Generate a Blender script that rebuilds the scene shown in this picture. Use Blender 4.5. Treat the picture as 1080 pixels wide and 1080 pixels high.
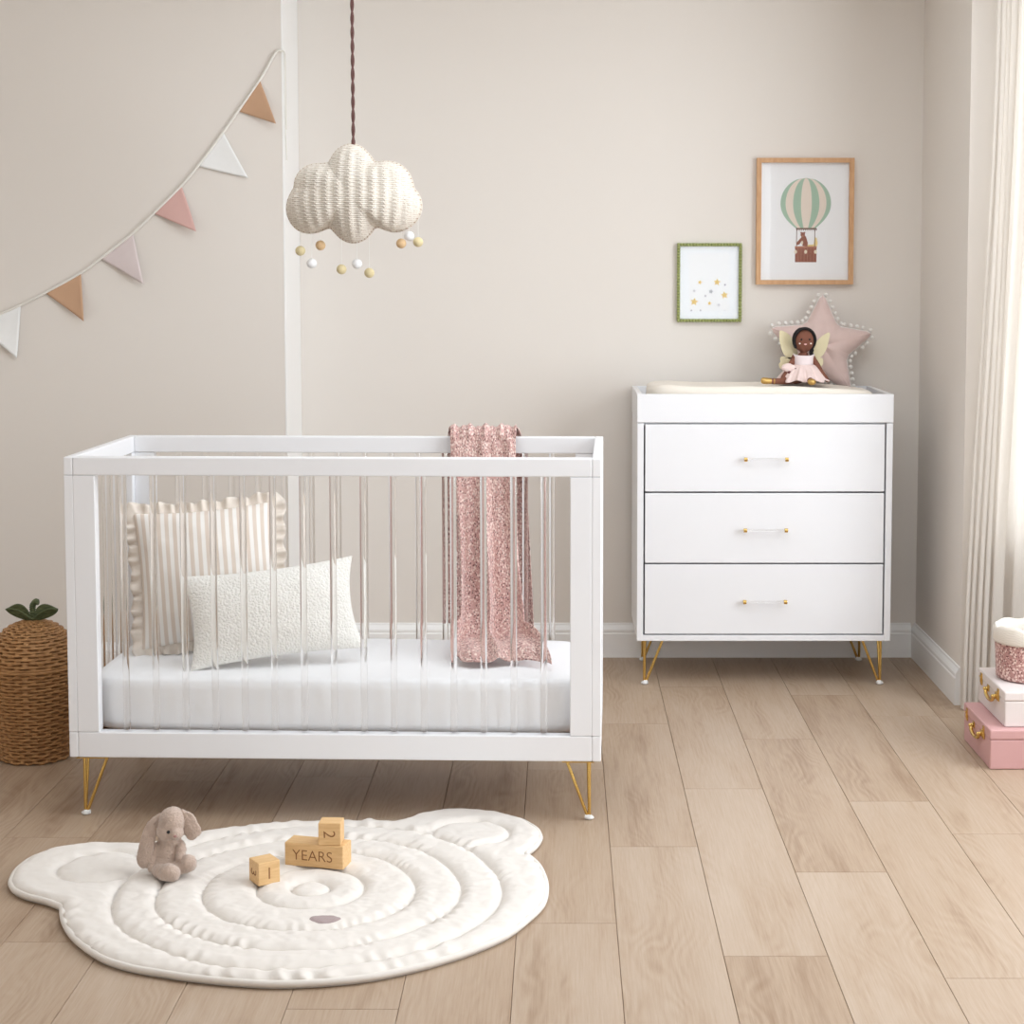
import bpy, bmesh, math, random
from math import sin, cos, pi, radians as R, sqrt, atan2, hypot
from mathutils import Vector, Matrix, Euler, noise as N
random.seed(7)
for o in list(bpy.data.objects): bpy.data.objects.remove(o)
SC = bpy.context.scene
COL = SC.collection

# ---------------------------------------------------------------- camera, world, light, exposure
F, PX, PY, CAM_H, PITCH = 1826.0, 592.0, 424.0, 1.42, math.atan(0.075)
cam = bpy.data.objects.new('camera', bpy.data.cameras.new('camera'))
COL.objects.link(cam)
cam.location = (0, 0, CAM_H); cam.rotation_euler = (pi/2 - PITCH, 0, 0)
cam.data.sensor_width = 36; cam.data.lens = 36*F/1080
cam.data.shift_x = (540-PX)/1080; cam.data.shift_y = -(540-PY)/1080
cam.data.clip_start = 0.05
SC.camera = cam
SC.view_settings.view_transform = 'Standard'; SC.view_settings.look = 'None'
SC.view_settings.gamma = 1; SC.view_settings.use_curve_mapping = False
SC.view_settings.exposure = 0.13
W = bpy.data.worlds.new('world'); SC.world = W; W.use_nodes = True
W.node_tree.nodes['Background'].inputs[0].default_value = (0.92, 0.96, 1, 1)
W.node_tree.nodes['Background'].inputs[1].default_value = 1.2
def area(name, loc, direction, sx, sy, energy, color):
    l = bpy.data.lights.new(name, 'AREA'); l.shape = 'RECTANGLE'; l.size = sx; l.size_y = sy
    l.energy = energy; l.color = color
    o = bpy.data.objects.new(name, l); COL.objects.link(o); o.location = loc
    o.rotation_euler = Vector(direction).to_track_quat('-Z', 'Y').to_euler()
    return o
DAY = (.88, .94, 1)
area('daylight_side_window', (2.42, 3.50, 1.55), (-1, 0, -.06), 2.7, 2.1, 98, DAY)
area('daylight_bay_window', (1.86, 5.56, 1.50), (-.36, -.93, 0), .62, 1.9, 14, DAY)
area('added_rear_fill', (.2, -1.50, 1.6), (0, 1, -.04), 3.2, 1.9, 14, DAY)  # fill from an unseen window put in behind the camera
area('added_rooflight_fill', (.20, 4.05, 2.86), (0, 0, -1), 2.8, 2.1, 25, DAY)  # added overhead fill above an invented ceiling opening

# ---------------------------------------------------------------- helpers
def lin(c):
    return tuple(((x/255)/12.92 if x/255 <= .04045 else ((x/255+.055)/1.055)**2.4) for x in c) + (1,)
class NT:
    """small node-tree writer"""
    def __init__(s, name):
        s.m = bpy.data.materials.new(name); s.m.use_nodes = True
        s.t = s.m.node_tree; s.t.nodes.clear()
        s.out = s.t.nodes.new('ShaderNodeOutputMaterial')
        s.b = s.t.nodes.new('ShaderNodeBsdfPrincipled')
        s.t.links.new(s.b.outputs[0], s.out.inputs[0])
    def n(s, typ, **kw):
        x = s.t.nodes.new(typ)
        for k, v in kw.items(): setattr(x, k, v)
        return x
    def l(s, a, b): s.t.links.new(a, b)
    def val(s, sock, v):
        if hasattr(v, 'is_output'): s.l(v, sock)
        else: sock.default_value = v
    def math(s, op, a, b=0.0, c=0.0, clamp=False):
        x = s.n('ShaderNodeMath', operation=op, use_clamp=clamp)
        for i, v in enumerate((a, b, c)): s.val(x.inputs[i], v)
        return x.outputs[0]
    def mix(s, f, a, b):
        x = s.n('ShaderNodeMix', data_type='RGBA')
        s.val(x.inputs[0], f); s.val(x.inputs[6], a); s.val(x.inputs[7], b)
        return x.outputs[2]
    def coord(s, kind='Object'): return s.n('ShaderNodeTexCoord').outputs[kind]
    def mapp(s, v, scale=(1, 1, 1), loc=(0, 0, 0)):
        x = s.n('ShaderNodeMapping'); s.l(v, x.inputs[0]); x.inputs['Scale'].default_value = scale
        x.inputs['Location'].default_value = loc
        return x.outputs[0]
    def sep(s, v):
        x = s.n('ShaderNodeSeparateXYZ'); s.l(v, x.inputs[0]); return x.outputs
    def noise(s, v, scale, detail=3, rough=.55):
        x = s.n('ShaderNodeTexNoise'); s.l(v, x.inputs['Vector']); x.inputs['Scale'].default_value = scale
        x.inputs['Detail'].default_value = detail; x.inputs['Roughness'].default_value = rough
        return x.outputs['Fac']
    def ramp(s, f, stops):
        x = s.n('ShaderNodeValToRGB'); s.l(f, x.inputs[0])
        e = x.color_ramp.elements
        while len(e) < len(stops): e.new(.5)
        for el, (p, c) in zip(e, stops): el.position = p; el.color = c
        return x.outputs[0]
    def bump(s, h, strength=.3, dist=.01):
        x = s.n('ShaderNodeBump'); s.l(h, x.inputs['Height']); x.inputs['Strength'].default_value = strength
        x.inputs['Distance'].default_value = dist
        s.l(x.outputs[0], s.b.inputs['Normal'])
    def base(s, c, rough=.5, **kw):
        s.val(s.b.inputs['Base Color'], c); s.b.inputs['Roughness'].default_value = rough
        for k, v in kw.items(): s.b.inputs[k.replace('_', ' ')].default_value = v
        return s
def plain(name, c, rough=.5, var=.04, scale=40, bump=0, bscale=300, bdist=.002, **kw):
    m = NT(name); col = lin(c)
    nz = m.noise(m.coord(), scale, 2)
    dk = tuple(x*(1-var) for x in col[:3]) + (1,)
    m.base(m.mix(nz, dk, col), rough, **kw)
    if bump: m.bump(m.noise(m.coord(), bscale, 3), bump, bdist)
    return m.m
def fabric(name, c, var=.06, weave=900, strength=.25, sheen=.15, rough=.9, wr=0):
    """woven cloth: thread bump over object coordinates"""
    m = NT(name); col = lin(c); x, y, z = m.sep(m.coord())
    h = m.math('MULTIPLY', m.math('SINE', m.math('MULTIPLY', m.math('ADD', x, y), weave)), m.math('SINE', m.math('MULTIPLY', z, weave)))
    nz = m.noise(m.coord(), 60, 3)
    m.base(m.mix(nz, tuple(k*(1-var) for k in col[:3])+(1,), col), rough)
    m.b.inputs['Sheen Weight'].default_value = sheen
    hh = m.math('ADD', h, m.math('MULTIPLY', nz, wr)) if wr else h
    m.bump(hh, strength, .001)
    return m.m
def metal(name, c, rough=.25):
    m = NT(name); m.base(lin(c), rough, Metallic=1.0)
    nz = m.noise(m.coord(), 80, 2)
    m.val(m.b.inputs['Roughness'], m.math('MULTIPLY_ADD', nz, .1, rough-.05)); return m.m
def link(o, parent=None):
    COL.objects.link(o)
    if parent: o.parent = parent
    return o
def mesh(name, verts, faces, mat, parent=None, smooth=True, uvs=None):
    me = bpy.data.meshes.new(name); me.from_pydata(verts, [], faces); me.update()
    for m in (mat if isinstance(mat, (list, tuple)) else [mat]): me.materials.append(m)
    if smooth: me.shade_smooth()
    if uvs:
        lay = me.uv_layers.new(name='UVMap')
        for lp in me.loops: lay.data[lp.index].uv = uvs[lp.vertex_index]
    return link(bpy.data.objects.new(name, me), parent)
class B:
    """bmesh collector: one mesh object per build()"""
    def __init__(s): s.bm = bmesh.new(); s.mi = 0
    def box(s, x0, x1, y0, y1, z0, z1, bev=.002, seg=2, M=None):
        T = Matrix.Translation(((x0+x1)/2, (y0+y1)/2, (z0+z1)/2)) @ Matrix.Diagonal((abs(x1-x0), abs(y1-y0), abs(z1-z0), 1))
        r = bmesh.ops.create_cube(s.bm, size=1, matrix=(M @ T) if M else T)
        vs = r['verts']; fs = set(f for v in vs for f in v.link_faces)
        if bev:
            es = list(set(e for v in vs for e in v.link_edges))
            q = bmesh.ops.bevel(s.bm, geom=es, offset=bev, segments=seg, profile=.5, affect='EDGES')
            fs = set(f for f in q['faces']) | set(f for f in fs if f.is_valid)
        for f in fs:
            f.material_index = s.mi; f.smooth = False
        return s
    def tube(s, pts, r, seg=12, cap=True, closed=False):
        pts = [Vector(p) for p in pts]; n = len(pts)
        rr = r if isinstance(r, (list, tuple)) else [r]*n
        rings = []; up = None
        for i, p in enumerate(pts):
            a = pts[i-1] if (i or closed) else p; b = pts[(i+1) % n] if (i < n-1 or closed) else p
            t = (b-a).normalized()
            if up is None:
                up = Vector((0, 0, 1)) if abs(t.z) < .9 else Vector((1, 0, 0))
            e = (up - t*up.dot(t)).normalized(); up = e; g = t.cross(e)
            rings.append([s.bm.verts.new(p + (e*cos(2*pi*k/seg) + g*sin(2*pi*k/seg))*rr[i]) for k in range(seg)])
        m = n if closed else n-1
        for i in range(m):
            A, C = rings[i], rings[(i+1) % n]
            for k in range(seg):
                f = s.bm.faces.new((A[k], A[(k+1) % seg], C[(k+1) % seg], C[k])); f.smooth = True; f.material_index = s.mi
        if cap and not closed:
            for rg, fl in ((rings[0], True), (rings[-1], False)):
                f = s.bm.faces.new(rg[::-1] if fl else rg); f.material_index = s.mi
                for e_ in f.edges: e_.smooth = False
        return s
    def lathe(s, prof, c=(0, 0, 0), seg=32, M=None):
        rings = []
        for (r, z) in prof:
            rings.append([s.bm.verts.new(Vector((c[0]+r*cos(2*pi*k/seg), c[1]+r*sin(2*pi*k/seg), c[2]+z)) if M is None else M @ Vector((r*cos(2*pi*k/seg), r*sin(2*pi*k/seg), z))) for k in range(seg)])
        for A, C in zip(rings, rings[1:]):
            for k in range(seg):
                f = s.bm.faces.new((A[k], A[(k+1) % seg], C[(k+1) % seg], C[k])); f.smooth = True; f.material_index = s.mi
        f = s.bm.faces.new(rings[0][::-1]); f.material_index = s.mi
        f = s.bm.faces.new(rings[-1]); f.material_index = s.mi
        return s
    def ell(s, c, r, rot=(0, 0, 0), seg=24, rings=14):
        M = Matrix.Translation(c) @ Euler(rot).to_matrix().to_4x4() @ Matrix.Diagonal((r[0], r[1], r[2], 1))
        q = bmesh.ops.create_uvsphere(s.bm, u_segments=seg, v_segments=rings, radius=1, matrix=M)
        for f in set(f for v in q['verts'] for f in v.link_faces): f.smooth = True; f.material_index = s.mi
        return s
    def prism(s, poly, y0, y1, M=None):
        """polygon in the XZ plane between two depths"""
        a = [Vector((x, y0, z)) for x, z in poly]; b = [Vector((x, y1, z)) for x, z in poly]
        if M: a = [M @ v for v in a]; b = [M @ v for v in b]
        a = [s.bm.verts.new(v) for v in a]; b = [s.bm.verts.new(v) for v in b]
        n = len(a); fs = [s.bm.faces.new(a), s.bm.faces.new(b[::-1])]
        for k in range(n): fs.append(s.bm.faces.new((a[k], b[k], b[(k+1) % n], a[(k+1) % n])))
        for f in fs: f.material_index = s.mi; f.smooth = False
        return s
    def build(s, name, mat, parent=None):
        bmesh.ops.recalc_face_normals(s.bm, faces=s.bm.faces)
        me = bpy.data.meshes.new(name); s.bm.to_mesh(me); s.bm.free()
        for m in (mat if isinstance(mat, (list, tuple)) else [mat]): me.materials.append(m)
        return link(bpy.data.objects.new(name, me), parent)
def fuse(b, name, mat, parent, voxel, it=6, fac=.5, after=None):
    """weld overlapping volumes into one continuous skin"""
    o = b.build(name, mat); md = o.modifiers.new('weld', 'REMESH'); md.mode = 'VOXEL'; md.voxel_size = voxel
    sm = o.modifiers.new('relax', 'SMOOTH'); sm.iterations = it; sm.factor = fac
    dg = bpy.context.evaluated_depsgraph_get(); dg.update()
    me = bpy.data.meshes.new_from_object(o.evaluated_get(dg)); bpy.data.objects.remove(o)
    me.name = name; me.shade_smooth()
    if after:
        nn = [v.normal.copy() for v in me.vertices]
        for v, k in zip(me.vertices, nn): v.co = after(v.co.copy(), k)
    if not me.materials: me.materials.append(mat)
    return link(bpy.data.objects.new(name, me), parent)
def empty(name, label, cat, loc=(0, 0, 0), rot=(0, 0, 0), group=None):
    o = bpy.data.objects.new(name, None); COL.objects.link(o); o.empty_display_size = .05
    o.location = loc; o.rotation_euler = rot; return tag(o, label, cat, group)
def tag(o, label, cat, group=None):
    o['label'] = label; o['category'] = cat
    if group: o['group'] = group
    return o
def lab(o, label): o['label'] = label; return o
def struct(o): o['kind'] = 'structure'; return o
def sm(a, b, x):
    t = min(1, max(0, (x-a)/(b-a))); return t*t*(3-2*t)
def spline(pts, n):
    """Catmull-Rom through points"""
    P = [Vector(p) for p in pts]; P = [P[0]*2-P[1]] + P + [P[-1]*2-P[-2]]; out = []
    for i in range(1, len(P)-2):
        for k in range(n):
            t = k/n; a, b, c, d = P[i-1:i+3]
            out.append(.5*((2*b) + (c-a)*t + (2*a-5*b+4*c-d)*t*t + (3*b-a-3*c+d)*t**3))
    out.append(P[-2]); return out

# ---------------------------------------------------------------- materials
def wall_paint(name, c):
    m = NT(name); col = lin(c); nz = m.noise(m.coord(), 1.3, 2)
    m.base(m.mix(nz, tuple(k*.985 for k in col[:3])+(1,), col), .75)
    m.bump(m.noise(m.coord(), 220, 3), .06, .002); return m.m
M_wall = wall_paint('beige_wall_paint', (231, 224, 216))
M_ceil = wall_paint('white_ceiling_paint', (245, 243, 240))
M_trim = plain('white_gloss_paint', (246, 245, 243), .35, .01)
M_white = plain('white_lacquer', (239, 239, 241), .32, .01, 8)
M_dark = plain('dark_gap', (60, 56, 52), .8)
M_gold = metal('brushed_gold', (220, 186, 112), .22)
M_cap = plain('clear_white_plastic', (236, 236, 234), .25, .02)
def floor_mat():
    m = NT('pale_oak_planks'); uv = m.coord('UV'); at = m.n('ShaderNodeAttribute', attribute_name='rand')
    rnd = at.outputs['Fac']
    u, v, _ = m.sep(uv)
    low = m.noise(m.mapp(uv, (7, 1.1, 1)), 1, 3)
    wob = m.noise(m.mapp(uv, (5, 1.6, 1), (3, 1, 0)), 1, 2)
    ring = m.math('SINE', m.math('ADD', m.math('MULTIPLY', u, 260), m.math('MULTIPLY', wob, 95)))
    ring = m.math('MULTIPLY_ADD', ring, .5, .5)
    msk = m.ramp(m.noise(m.mapp(uv, (9, .9, 1), (7, 5, 0)), 1, 2), [(.42, (0, 0, 0, 1)), (.62, (1, 1, 1, 1))])
    grain = m.noise(m.mapp(uv, (210, 6, 1)), 1, 5, .7)
    fine = m.noise(m.mapp(uv, (620, 22, 1)), 1, 2)
    k = m.math('ADD', m.math('MULTIPLY', m.math('MULTIPLY', ring, msk), .13), m.math('MULTIPLY', grain, .5))
    k = m.math('ADD', k, m.math('MULTIPLY_ADD', low, .5, -.14))
    k = m.math('ADD', k, m.math('MULTIPLY_ADD', rnd, .22, -.03))
    fig = m.ramp(m.noise(m.mapp(uv, (15, 1.5, 1), (2, 8, 0)), 1, 4, .6), [(.5, (0, 0, 0, 1)), (.72, (1, 1, 1, 1))])
    k = m.math('ADD', k, m.math('MULTIPLY', fig, .20))
    col = m.ramp(k, [(.2, lin((191, 172, 153))), (.52, lin((176, 153, 130))), (.85, lin((144, 117, 93)))])
    col = m.mix(m.math('MULTIPLY', fine, .18), col, lin((136, 108, 86)))
    m.base(col, .42)
    m.val(m.b.inputs['Roughness'], m.math('MULTIPLY_ADD', grain, .2, .38))
    m.bump(m.math('ADD', grain, m.math('MULTIPLY', fine, .5)), .12, .001)
    return m.m
M_floor = floor_mat()
def clear(name, ior=1.49, rough=0.0):
    m = NT(name); m.base((1, 1, 1, 1), rough, Transmission_Weight=1.0, IOR=ior); return m.m
M_acrylic = clear('clear_acrylic')
def pane_mat():
    m = NT('thin_clear_glass'); tr = m.n('ShaderNodeBsdfTransparent'); gl = m.n('ShaderNodeBsdfGlossy')
    gl.inputs['Roughness'].default_value = .02
    mx = m.n('ShaderNodeMixShader'); mx.inputs[0].default_value = .045; m.l(tr.outputs[0], mx.inputs[1]); m.l(gl.outputs[0], mx.inputs[2])
    m.l(mx.outputs[0], m.out.inputs[0]); return m.m
M_pane = pane_mat()

# ---------------------------------------------------------------- room shell
WY, BY, WX = 6.325, 5.985, 1.31          # back wall, chimney breast face, right wall
BX = -0.957                                # breast return
XL, XR, YF, ZC = -2.7, 2.12, -1.25, 2.62
def floor():
    w = .2175; x0 = .1205; Ln = 1.172
    ph = {-1: 3.69, 0: 4.197, 1: 3.507, 2: 4.014, 3: 3.394, 4: 4.2925, -2: 3.95, -3: 4.42, -4: 3.62, -5: 4.15}
    V, Fc, U, rn = [], [], [], []
    g = .0011
    for k in range(-14, 10):
        xa, xb = x0+k*w, x0+(k+1)*w
        off = ph.get(k, 3 + (k*.417 % 1)*Ln)
        y = off - Ln*math.ceil((off-YF+.1)/Ln)
        while y < WY+.05:
            r = random.random(); ru, rv = random.random()*9, random.random()*9
            i = len(V); ya, yb = y, y+Ln
            for (a, b, z) in ((xa, ya, -.003), (xb, ya, -.003), (xb, yb, -.003), (xa, yb, -.003),
                              (xa+g, ya+g, 0), (xb-g, ya+g, 0), (xb-g, yb-g, 0), (xa+g, yb-g, 0)):
                V.append((a, b, z)); U.append((a-xa+ru, b-ya+rv))
            Fc += [(i+4, i+5, i+6, i+7), (i, i+1, i+5, i+4), (i+1, i+2, i+6, i+5), (i+2, i+3, i+7, i+6), (i+3, i, i+4, i+7)]
            rn += [r]*5; y += Ln
    o = mesh('floor', V, Fc, M_floor, smooth=False, uvs=U)
    a = o.data.attributes.new('rand', 'FLOAT', 'FACE')
    for i, r in enumerate(rn): a.data[i].value = r
    struct(o)
floor()
def wallbox(name, x0, x1, y0, y1, z0=0, z1=ZC, m=None):
    return struct(B().box(x0, x1, y0, y1, z0, z1, 0).build(name, m or M_wall))
wallbox('wall_back', BX-.05, WX+.1, WY, WY+.1)
wallbox('wall_back_left', XL-.1, BX, BY, WY+.1)
wallbox('wall_left', XL-.1, XL, YF-.1, BY)
# right wall stub up to the bay corner, then a splayed bay wall holding the bay window
wallbox('wall_right', WX, WX+.1, 5.6, WY)
bay_a, bay_b = Vector((WX, 5.6, 0)), Vector((XR, 5.29, 0))
bd = (bay_b-bay_a).normalized(); bl = (bay_b-bay_a).length; bn = Vector((-bd.y, bd.x, 0))      # bn points outwards
BM = Matrix(((bd.x, bn.x, 0, bay_a.x), (bd.y, bn.y, 0, bay_a.y), (0, 0, 1, 0), (0, 0, 0, 1)))
def opening(name, M, L, a, b, z0, z1, th=.1):
    q = B()
    q.box(0, a, 0, th, 0, ZC, 0, M=M).box(b, L, 0, th, 0, ZC, 0, M=M).box(a, b, 0, th, 0, z0, 0, M=M).box(a, b, 0, th, z1, ZC, 0, M=M)
    return struct(q.build(name, M_wall))
def window(n, M, a, b, z0, z1, mull, th=.1):
    q = B(); t = .045
    q.box(a, a+t, .03, .08, z0, z1, .003, M=M).box(b-t, b, .03, .08, z0, z1, .003, M=M)
    q.box(a+t, b-t, .03, .08, z0, z0+t, .003, M=M).box(a+t, b-t, .03, .08, z1-t, z1, .003, M=M)
    for k in range(mull):
        x = a+(b-a)*(k+1)/(mull+1); q.box(x-.02, x+.02, .03, .08, z0+t, z1-t, .003, M=M)
    fr = struct(q.build('window_%d' % n, M_trim))
    pn = B().box(a+t, b-t, .053, .057, z0+t, z1-t, 0, M=M).build('window_pane', M_pane, fr)
    si = B().box(a-.03, b+.03, -.03, .03, z0-.025, z0, .004, M=M).build('window_sill', M_trim, fr)
opening('wall_bay', BM, bl, .14, bl-.1, .55, 2.4); window(1, BM, .14, bl-.1, .55, 2.4, 0)
RM = Matrix(((0, 1, 0, XR), (-1, 0, 0, 5.29), (0, 0, 1, 0), (0, 0, 0, 1)))
opening('wall_right_side', RM, 5.29-YF, .40, 3.15, .5, 2.4); window(2, RM, .40, 3.15, .5, 2.4, 1)
FM = Matrix(((-1, 0, 0, XR+.1), (0, -1, 0, YF), (0, 0, 1, 0), (0, 0, 0, 1)))
opening('wall_front', FM, XR-XL+.2, .5, 3.6, .6, 2.4); window(3, FM, .5, 3.6, .6, 2.4, 2)  # window behind the camera is added as a source of frontal light
q = B(); SX0, SX1, SY0, SY1 = -1.2, 1.6, 3.0, 5.1        # ceiling; its rooflight opening is added to let in top light
q.box(XL-.1, SX0, YF-.1, WY+.1, ZC, ZC+.1, 0).box(SX1, XR+.2, YF-.1, WY+.1, ZC, ZC+.1, 0).box(SX0, SX1, YF-.1, SY0, ZC, ZC+.1, 0).box(SX0, SX1, SY1, WY+.1, ZC, ZC+.1, 0)
struct(q.build('ceiling', M_ceil))
q = B()
for k in range(3): q.box(SX0+k*(SX1-SX0-.05)/2, SX0+.05+k*(SX1-SX0-.05)/2, SY0+.05, SY1-.05, ZC+.102, ZC+.15, .002)
q.box(SX0, SX1, SY0, SY0+.05, ZC+.102, ZC+.15, .002).box(SX0, SX1, SY1-.05, SY1, ZC+.102, ZC+.15, .002)
fr = struct(q.build('window_4', M_trim)); B().box(SX0+.02, SX1-.02, SY0+.02, SY1-.02, ZC+.124, ZC+.128, 0).build('window_pane', M_pane, fr)  # frame and pane of the added rooflight, out of view
struct(B().box(BX, BX+.006, BY-.0005, WY-.0005, 0, ZC-.001, .0015).build('painted_lit_return', M_trim))  # added white panel: window light on the breast return put into its colour
# baseboards: moulded profile swept along each wall
BBP = [(0, 0), (.018, 0), (.018, .088), (.015, .093), (.016, .097), (.0155, .104), (.011, .112), (.006, .119), (.0045, .126), (0, .127)]
def baseboard(name, pts):
    P = [Vector((x, y, 0)) for x, y in pts]; n = len(P); V = []; Fc = []; k = len(BBP)
    nor = []
    for i in range(n-1):
        d = (P[i+1]-P[i]).normalized(); nor.append(Vector((d.y, -d.x, 0)))
    for i in range(n):
        if i == 0: m = nor[0]
        elif i == n-1: m = nor[-1]
        else: m = (nor[i-1]+nor[i]); m = m/(m.dot(nor[i]))
        for (t, z) in BBP: V.append(tuple(P[i]+m*t+Vector((0, 0, z))))
    for i in range(n-1):
        for j in range(k-1):
            a = i*k+j; Fc.append((a, a+k, a+k+1, a+1))
    Fc += [tuple(range(k-1, -1, -1)), tuple(range((n-1)*k, n*k))]
    return struct(mesh(name, V, Fc, M_trim, smooth=False))
baseboard('baseboard_back', [(BX+.006, WY), (WX-.0181, WY)])
baseboard('baseboard_right', [(WX, WY), (WX, 5.602)])
baseboard('baseboard_left', [(XL, BY), (BX, BY)])

# ---------------------------------------------------------------- crib
CX, CY, CROT = -.579, 4.704, R(-1.8)
crib = empty('baby_crib', 'white wooden baby crib with clear acrylic bars and gold hairpin legs', 'crib', (CX, CY, 0), (0, 0, CROT))
def build_crib():
    w, d, zb, zt = .691, .304, .1617, .9467
    e = .0235
    B().box(-w+e, w-e, -d, -d+.036, .8996, zt, .003).build('top_rail', M_white, crib)
    B().box(-w+e, w-e, d-.036, d, .8996, zt, .003).build('top_rail', M_white, crib)
    B().box(-w+e, w-e, -d, -d+.036, zb, .2283, .003).build('bottom_rail', M_white, crib)
    B().box(-w+e, w-e, d-.036, d, zb, .2283, .003).build('bottom_rail', M_white, crib)
    for s in (-1, 1):
        a, b = sorted((s*w, s*(w-e)))
        B().box(a, b, -d, d, .8996, zt, .003).build('end_top_rail', M_white, crib)
        B().box(a, b, -d, d, zb, .2283, .003).build('end_bottom_rail', M_white, crib)
        for t in (-1, 1):
            p, q = sorted((s*(w-e), s*(w-e-.056))); y0, y1 = sorted((t*d, t*(d-.034))); y2 = sorted((t*d, t*(d-.06)))
            B().box(a, b, y2[0], y2[1], .2288, .8991, .002).box(p, q, y0, y1, .2288, .8991, .002).build('corner_post', M_white, crib)
    bar = None
    def add(x, y):
        nonlocal bar
        if bar is None:
            bar = B().tube([(0, 0, .2278), (0, 0, .9001)], .0086, 28).build('acrylic_bar', M_acrylic, crib)
            bar.location = (x, y, 0); lab(bar, 'clear acrylic bar')
        else:
            c = bar.copy(); COL.objects.link(c); c.parent = crib; c.location = (x, y, 0)
    for k in range(15):
        for y in (-d+.018, d-.018): add((k-7)*.0776, y)
    for s in (-1, 1):
        for k in range(6): add(s*(w-.012), (k-2.5)*.0774)
    q = B().box(-w+e+.002, w-e-.002, -d+.038, d-.038, .2026, .2146, .001)
    lab(q.build('mattress_base', plain('pale_plywood', (178, 138, 104), .6, .1), crib), 'brown mattress base board')
    for s in (-1, 1):
        for t in (-1, 1):
            x, y = s*(w-.03), t*(d-.03)
            q = B(); r = .0042
            q.tube([(x, y, .162), (x, y, .012)], r, 10)
            q.tube([(x-s*.004, y-t*.022, .162), (x, y, .010)], r, 10)
            q.tube([(x-s*.062, y-t*.006, .162), (x-s*.006, y, .012)], r, 10)
            q.box(x-.07 if s > 0 else x-.012, x+.012 if s > 0 else x+.07, y-.03, y+.03, .1590, .1615, 0)
            lg = lab(q.build('hairpin_leg', M_gold, crib), 'gold hairpin leg')
            c = B().tube([(x+s*.004, y, .0125), (x, y, .007), (x-s*.012, y, .009)], [.0065, .0085, .006], 12).ell((x, y, .006), (.012, .009, .006), seg=14, rings=8)
            lab(c.build('foot_cap', M_cap, lg), 'white plastic foot cap')
build_crib()
def rounded_slab(x0, x1, y0, y1, z0, z1, r, nx, ny, hfun, ex=4.5):
    """pillow-like slab: superellipse outline, soft top edge; returns verts, faces, uv"""
    V, Fc, U = [], [], []
    ts = [0, .04, .1, .2, .35, .5, .65, .8, .92, 1]
    cx, cy, hx, hy = (x0+x1)/2, (y0+y1)/2, (x1-x0)/2, (y1-y0)/2
    n = 160
    def rim(k):
        a = 2*pi*k/n; c, s = cos(a), sin(a)
        rr = (abs(c)**ex+abs(s)**ex)**(-1/ex); return c*rr, s*rr
    rows = []
    prof = [(1-r*.6, z0), (1-r*.15, z0+(z1-z0)*.06), (1, z0+(z1-z0)*.2), (1.003, z0+(z1-z0)*.5), (1, z0+(z1-z0)*.8), (1-r*.12, z0+(z1-z0)*.93), (1-r*.4, z0+(z1-z0)*.985), (1-r, z1)]
    for (f, z) in prof: rows.append((f, z))
    for k in range(1, 14): rows.append(((1-r)*(1-k/14), z1))
    for (f, z) in rows:
        for k in range(n):
            u, v = rim(k); sx = hx - (1-f)*min(hx, hy); sy = hy - (1-f)*min(hx, hy)
            x, y = (u*sx, v*sy) if f > 1-r-1e-6 else (u*(hx-r*min(hx, hy))*f/(1-r), v*(hy-r*min(hx, hy))*f/(1-r))
            V.append((cx+x, cy+y, z + hfun(cx+x, cy+y, z))); U.append((x, y))
    m = len(rows)
    for i in range(m-1):
        for k in range(n):
            a, b = i*n+k, i*n+(k+1) % n; Fc.append((a, b, b+n, a+n))
    Fc.append(tuple((m-1)*n+k for k in range(n))); Fc.append(tuple(range(n-1, -1, -1)))
    return V, Fc, U
M_sheet = fabric('white_cotton_sheet', (246, 246, 247), .02, 1400, .12)
MT = .3616
def mattress():
    def hf(x, y, z):
        t = (z-.2166)/(MT-.2166)
        return (t*.002*N.noise((x*5, y*5, 0)) + (.0025*sin(x*60+8*N.noise((x*3, 2, y)))*N.noise((x*4, 9, z*20)) if t > .8 else 0))
    V, Fc, U = rounded_slab(-.6625, .6625, -.2626, .2626, .2166, MT, .12, 0, 0, hf, 9)
    o = mesh('crib_mattress', V, Fc, M_sheet); o.location = (CX, CY, 0); o.rotation_euler = (0, 0, CROT)
    return tag(o, 'crib mattress in a smooth white fitted sheet inside the crib', 'mattress')
mattress()

# ---------------------------------------------------------------- cushions in the crib
def cushion_geo(w, h, t, n=44, pinch=.07, wr=.004, seed=0, puff=.5):
    V, Fc, U = [], [], []; idx = {}
    def P(u, v, s):
        x = w/2*u*(1-pinch*(1-v*v)*abs(u)**3*.9); z = h/2*v*(1-pinch*(1-u*u)*abs(v)**3*.9)
        e = max(0, (1-u*u)*(1-v*v)); d = t/2*e**puff
        d += wr*e**.25*N.noise((u*3+seed, v*3, s*3))*(1+1.2*N.noise((u*7, v*7, s+seed)))
        return (x, s*d, z)
    for s in (-1, 1):
        for i in range(n+1):
            for j in range(n+1):
                edge = i in (0, n) or j in (0, n)
                if s == 1 and edge: idx[s, i, j] = idx[-1, i, j]; continue
                u, v = sin((i/n-.5)*pi), sin((j/n-.5)*pi)
                idx[s, i, j] = len(V); V.append(P(u, v, s)); U.append((w/2*u, h/2*v))
    for s in (-1, 1):
        for i in range(n):
            for j in range(n):
                q = (idx[s, i, j], idx[s, i+1, j], idx[s, i+1, j+1], idx[s, i, j+1]); Fc.append(q if s == -1 else q[::-1])
    return V, Fc, U
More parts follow.
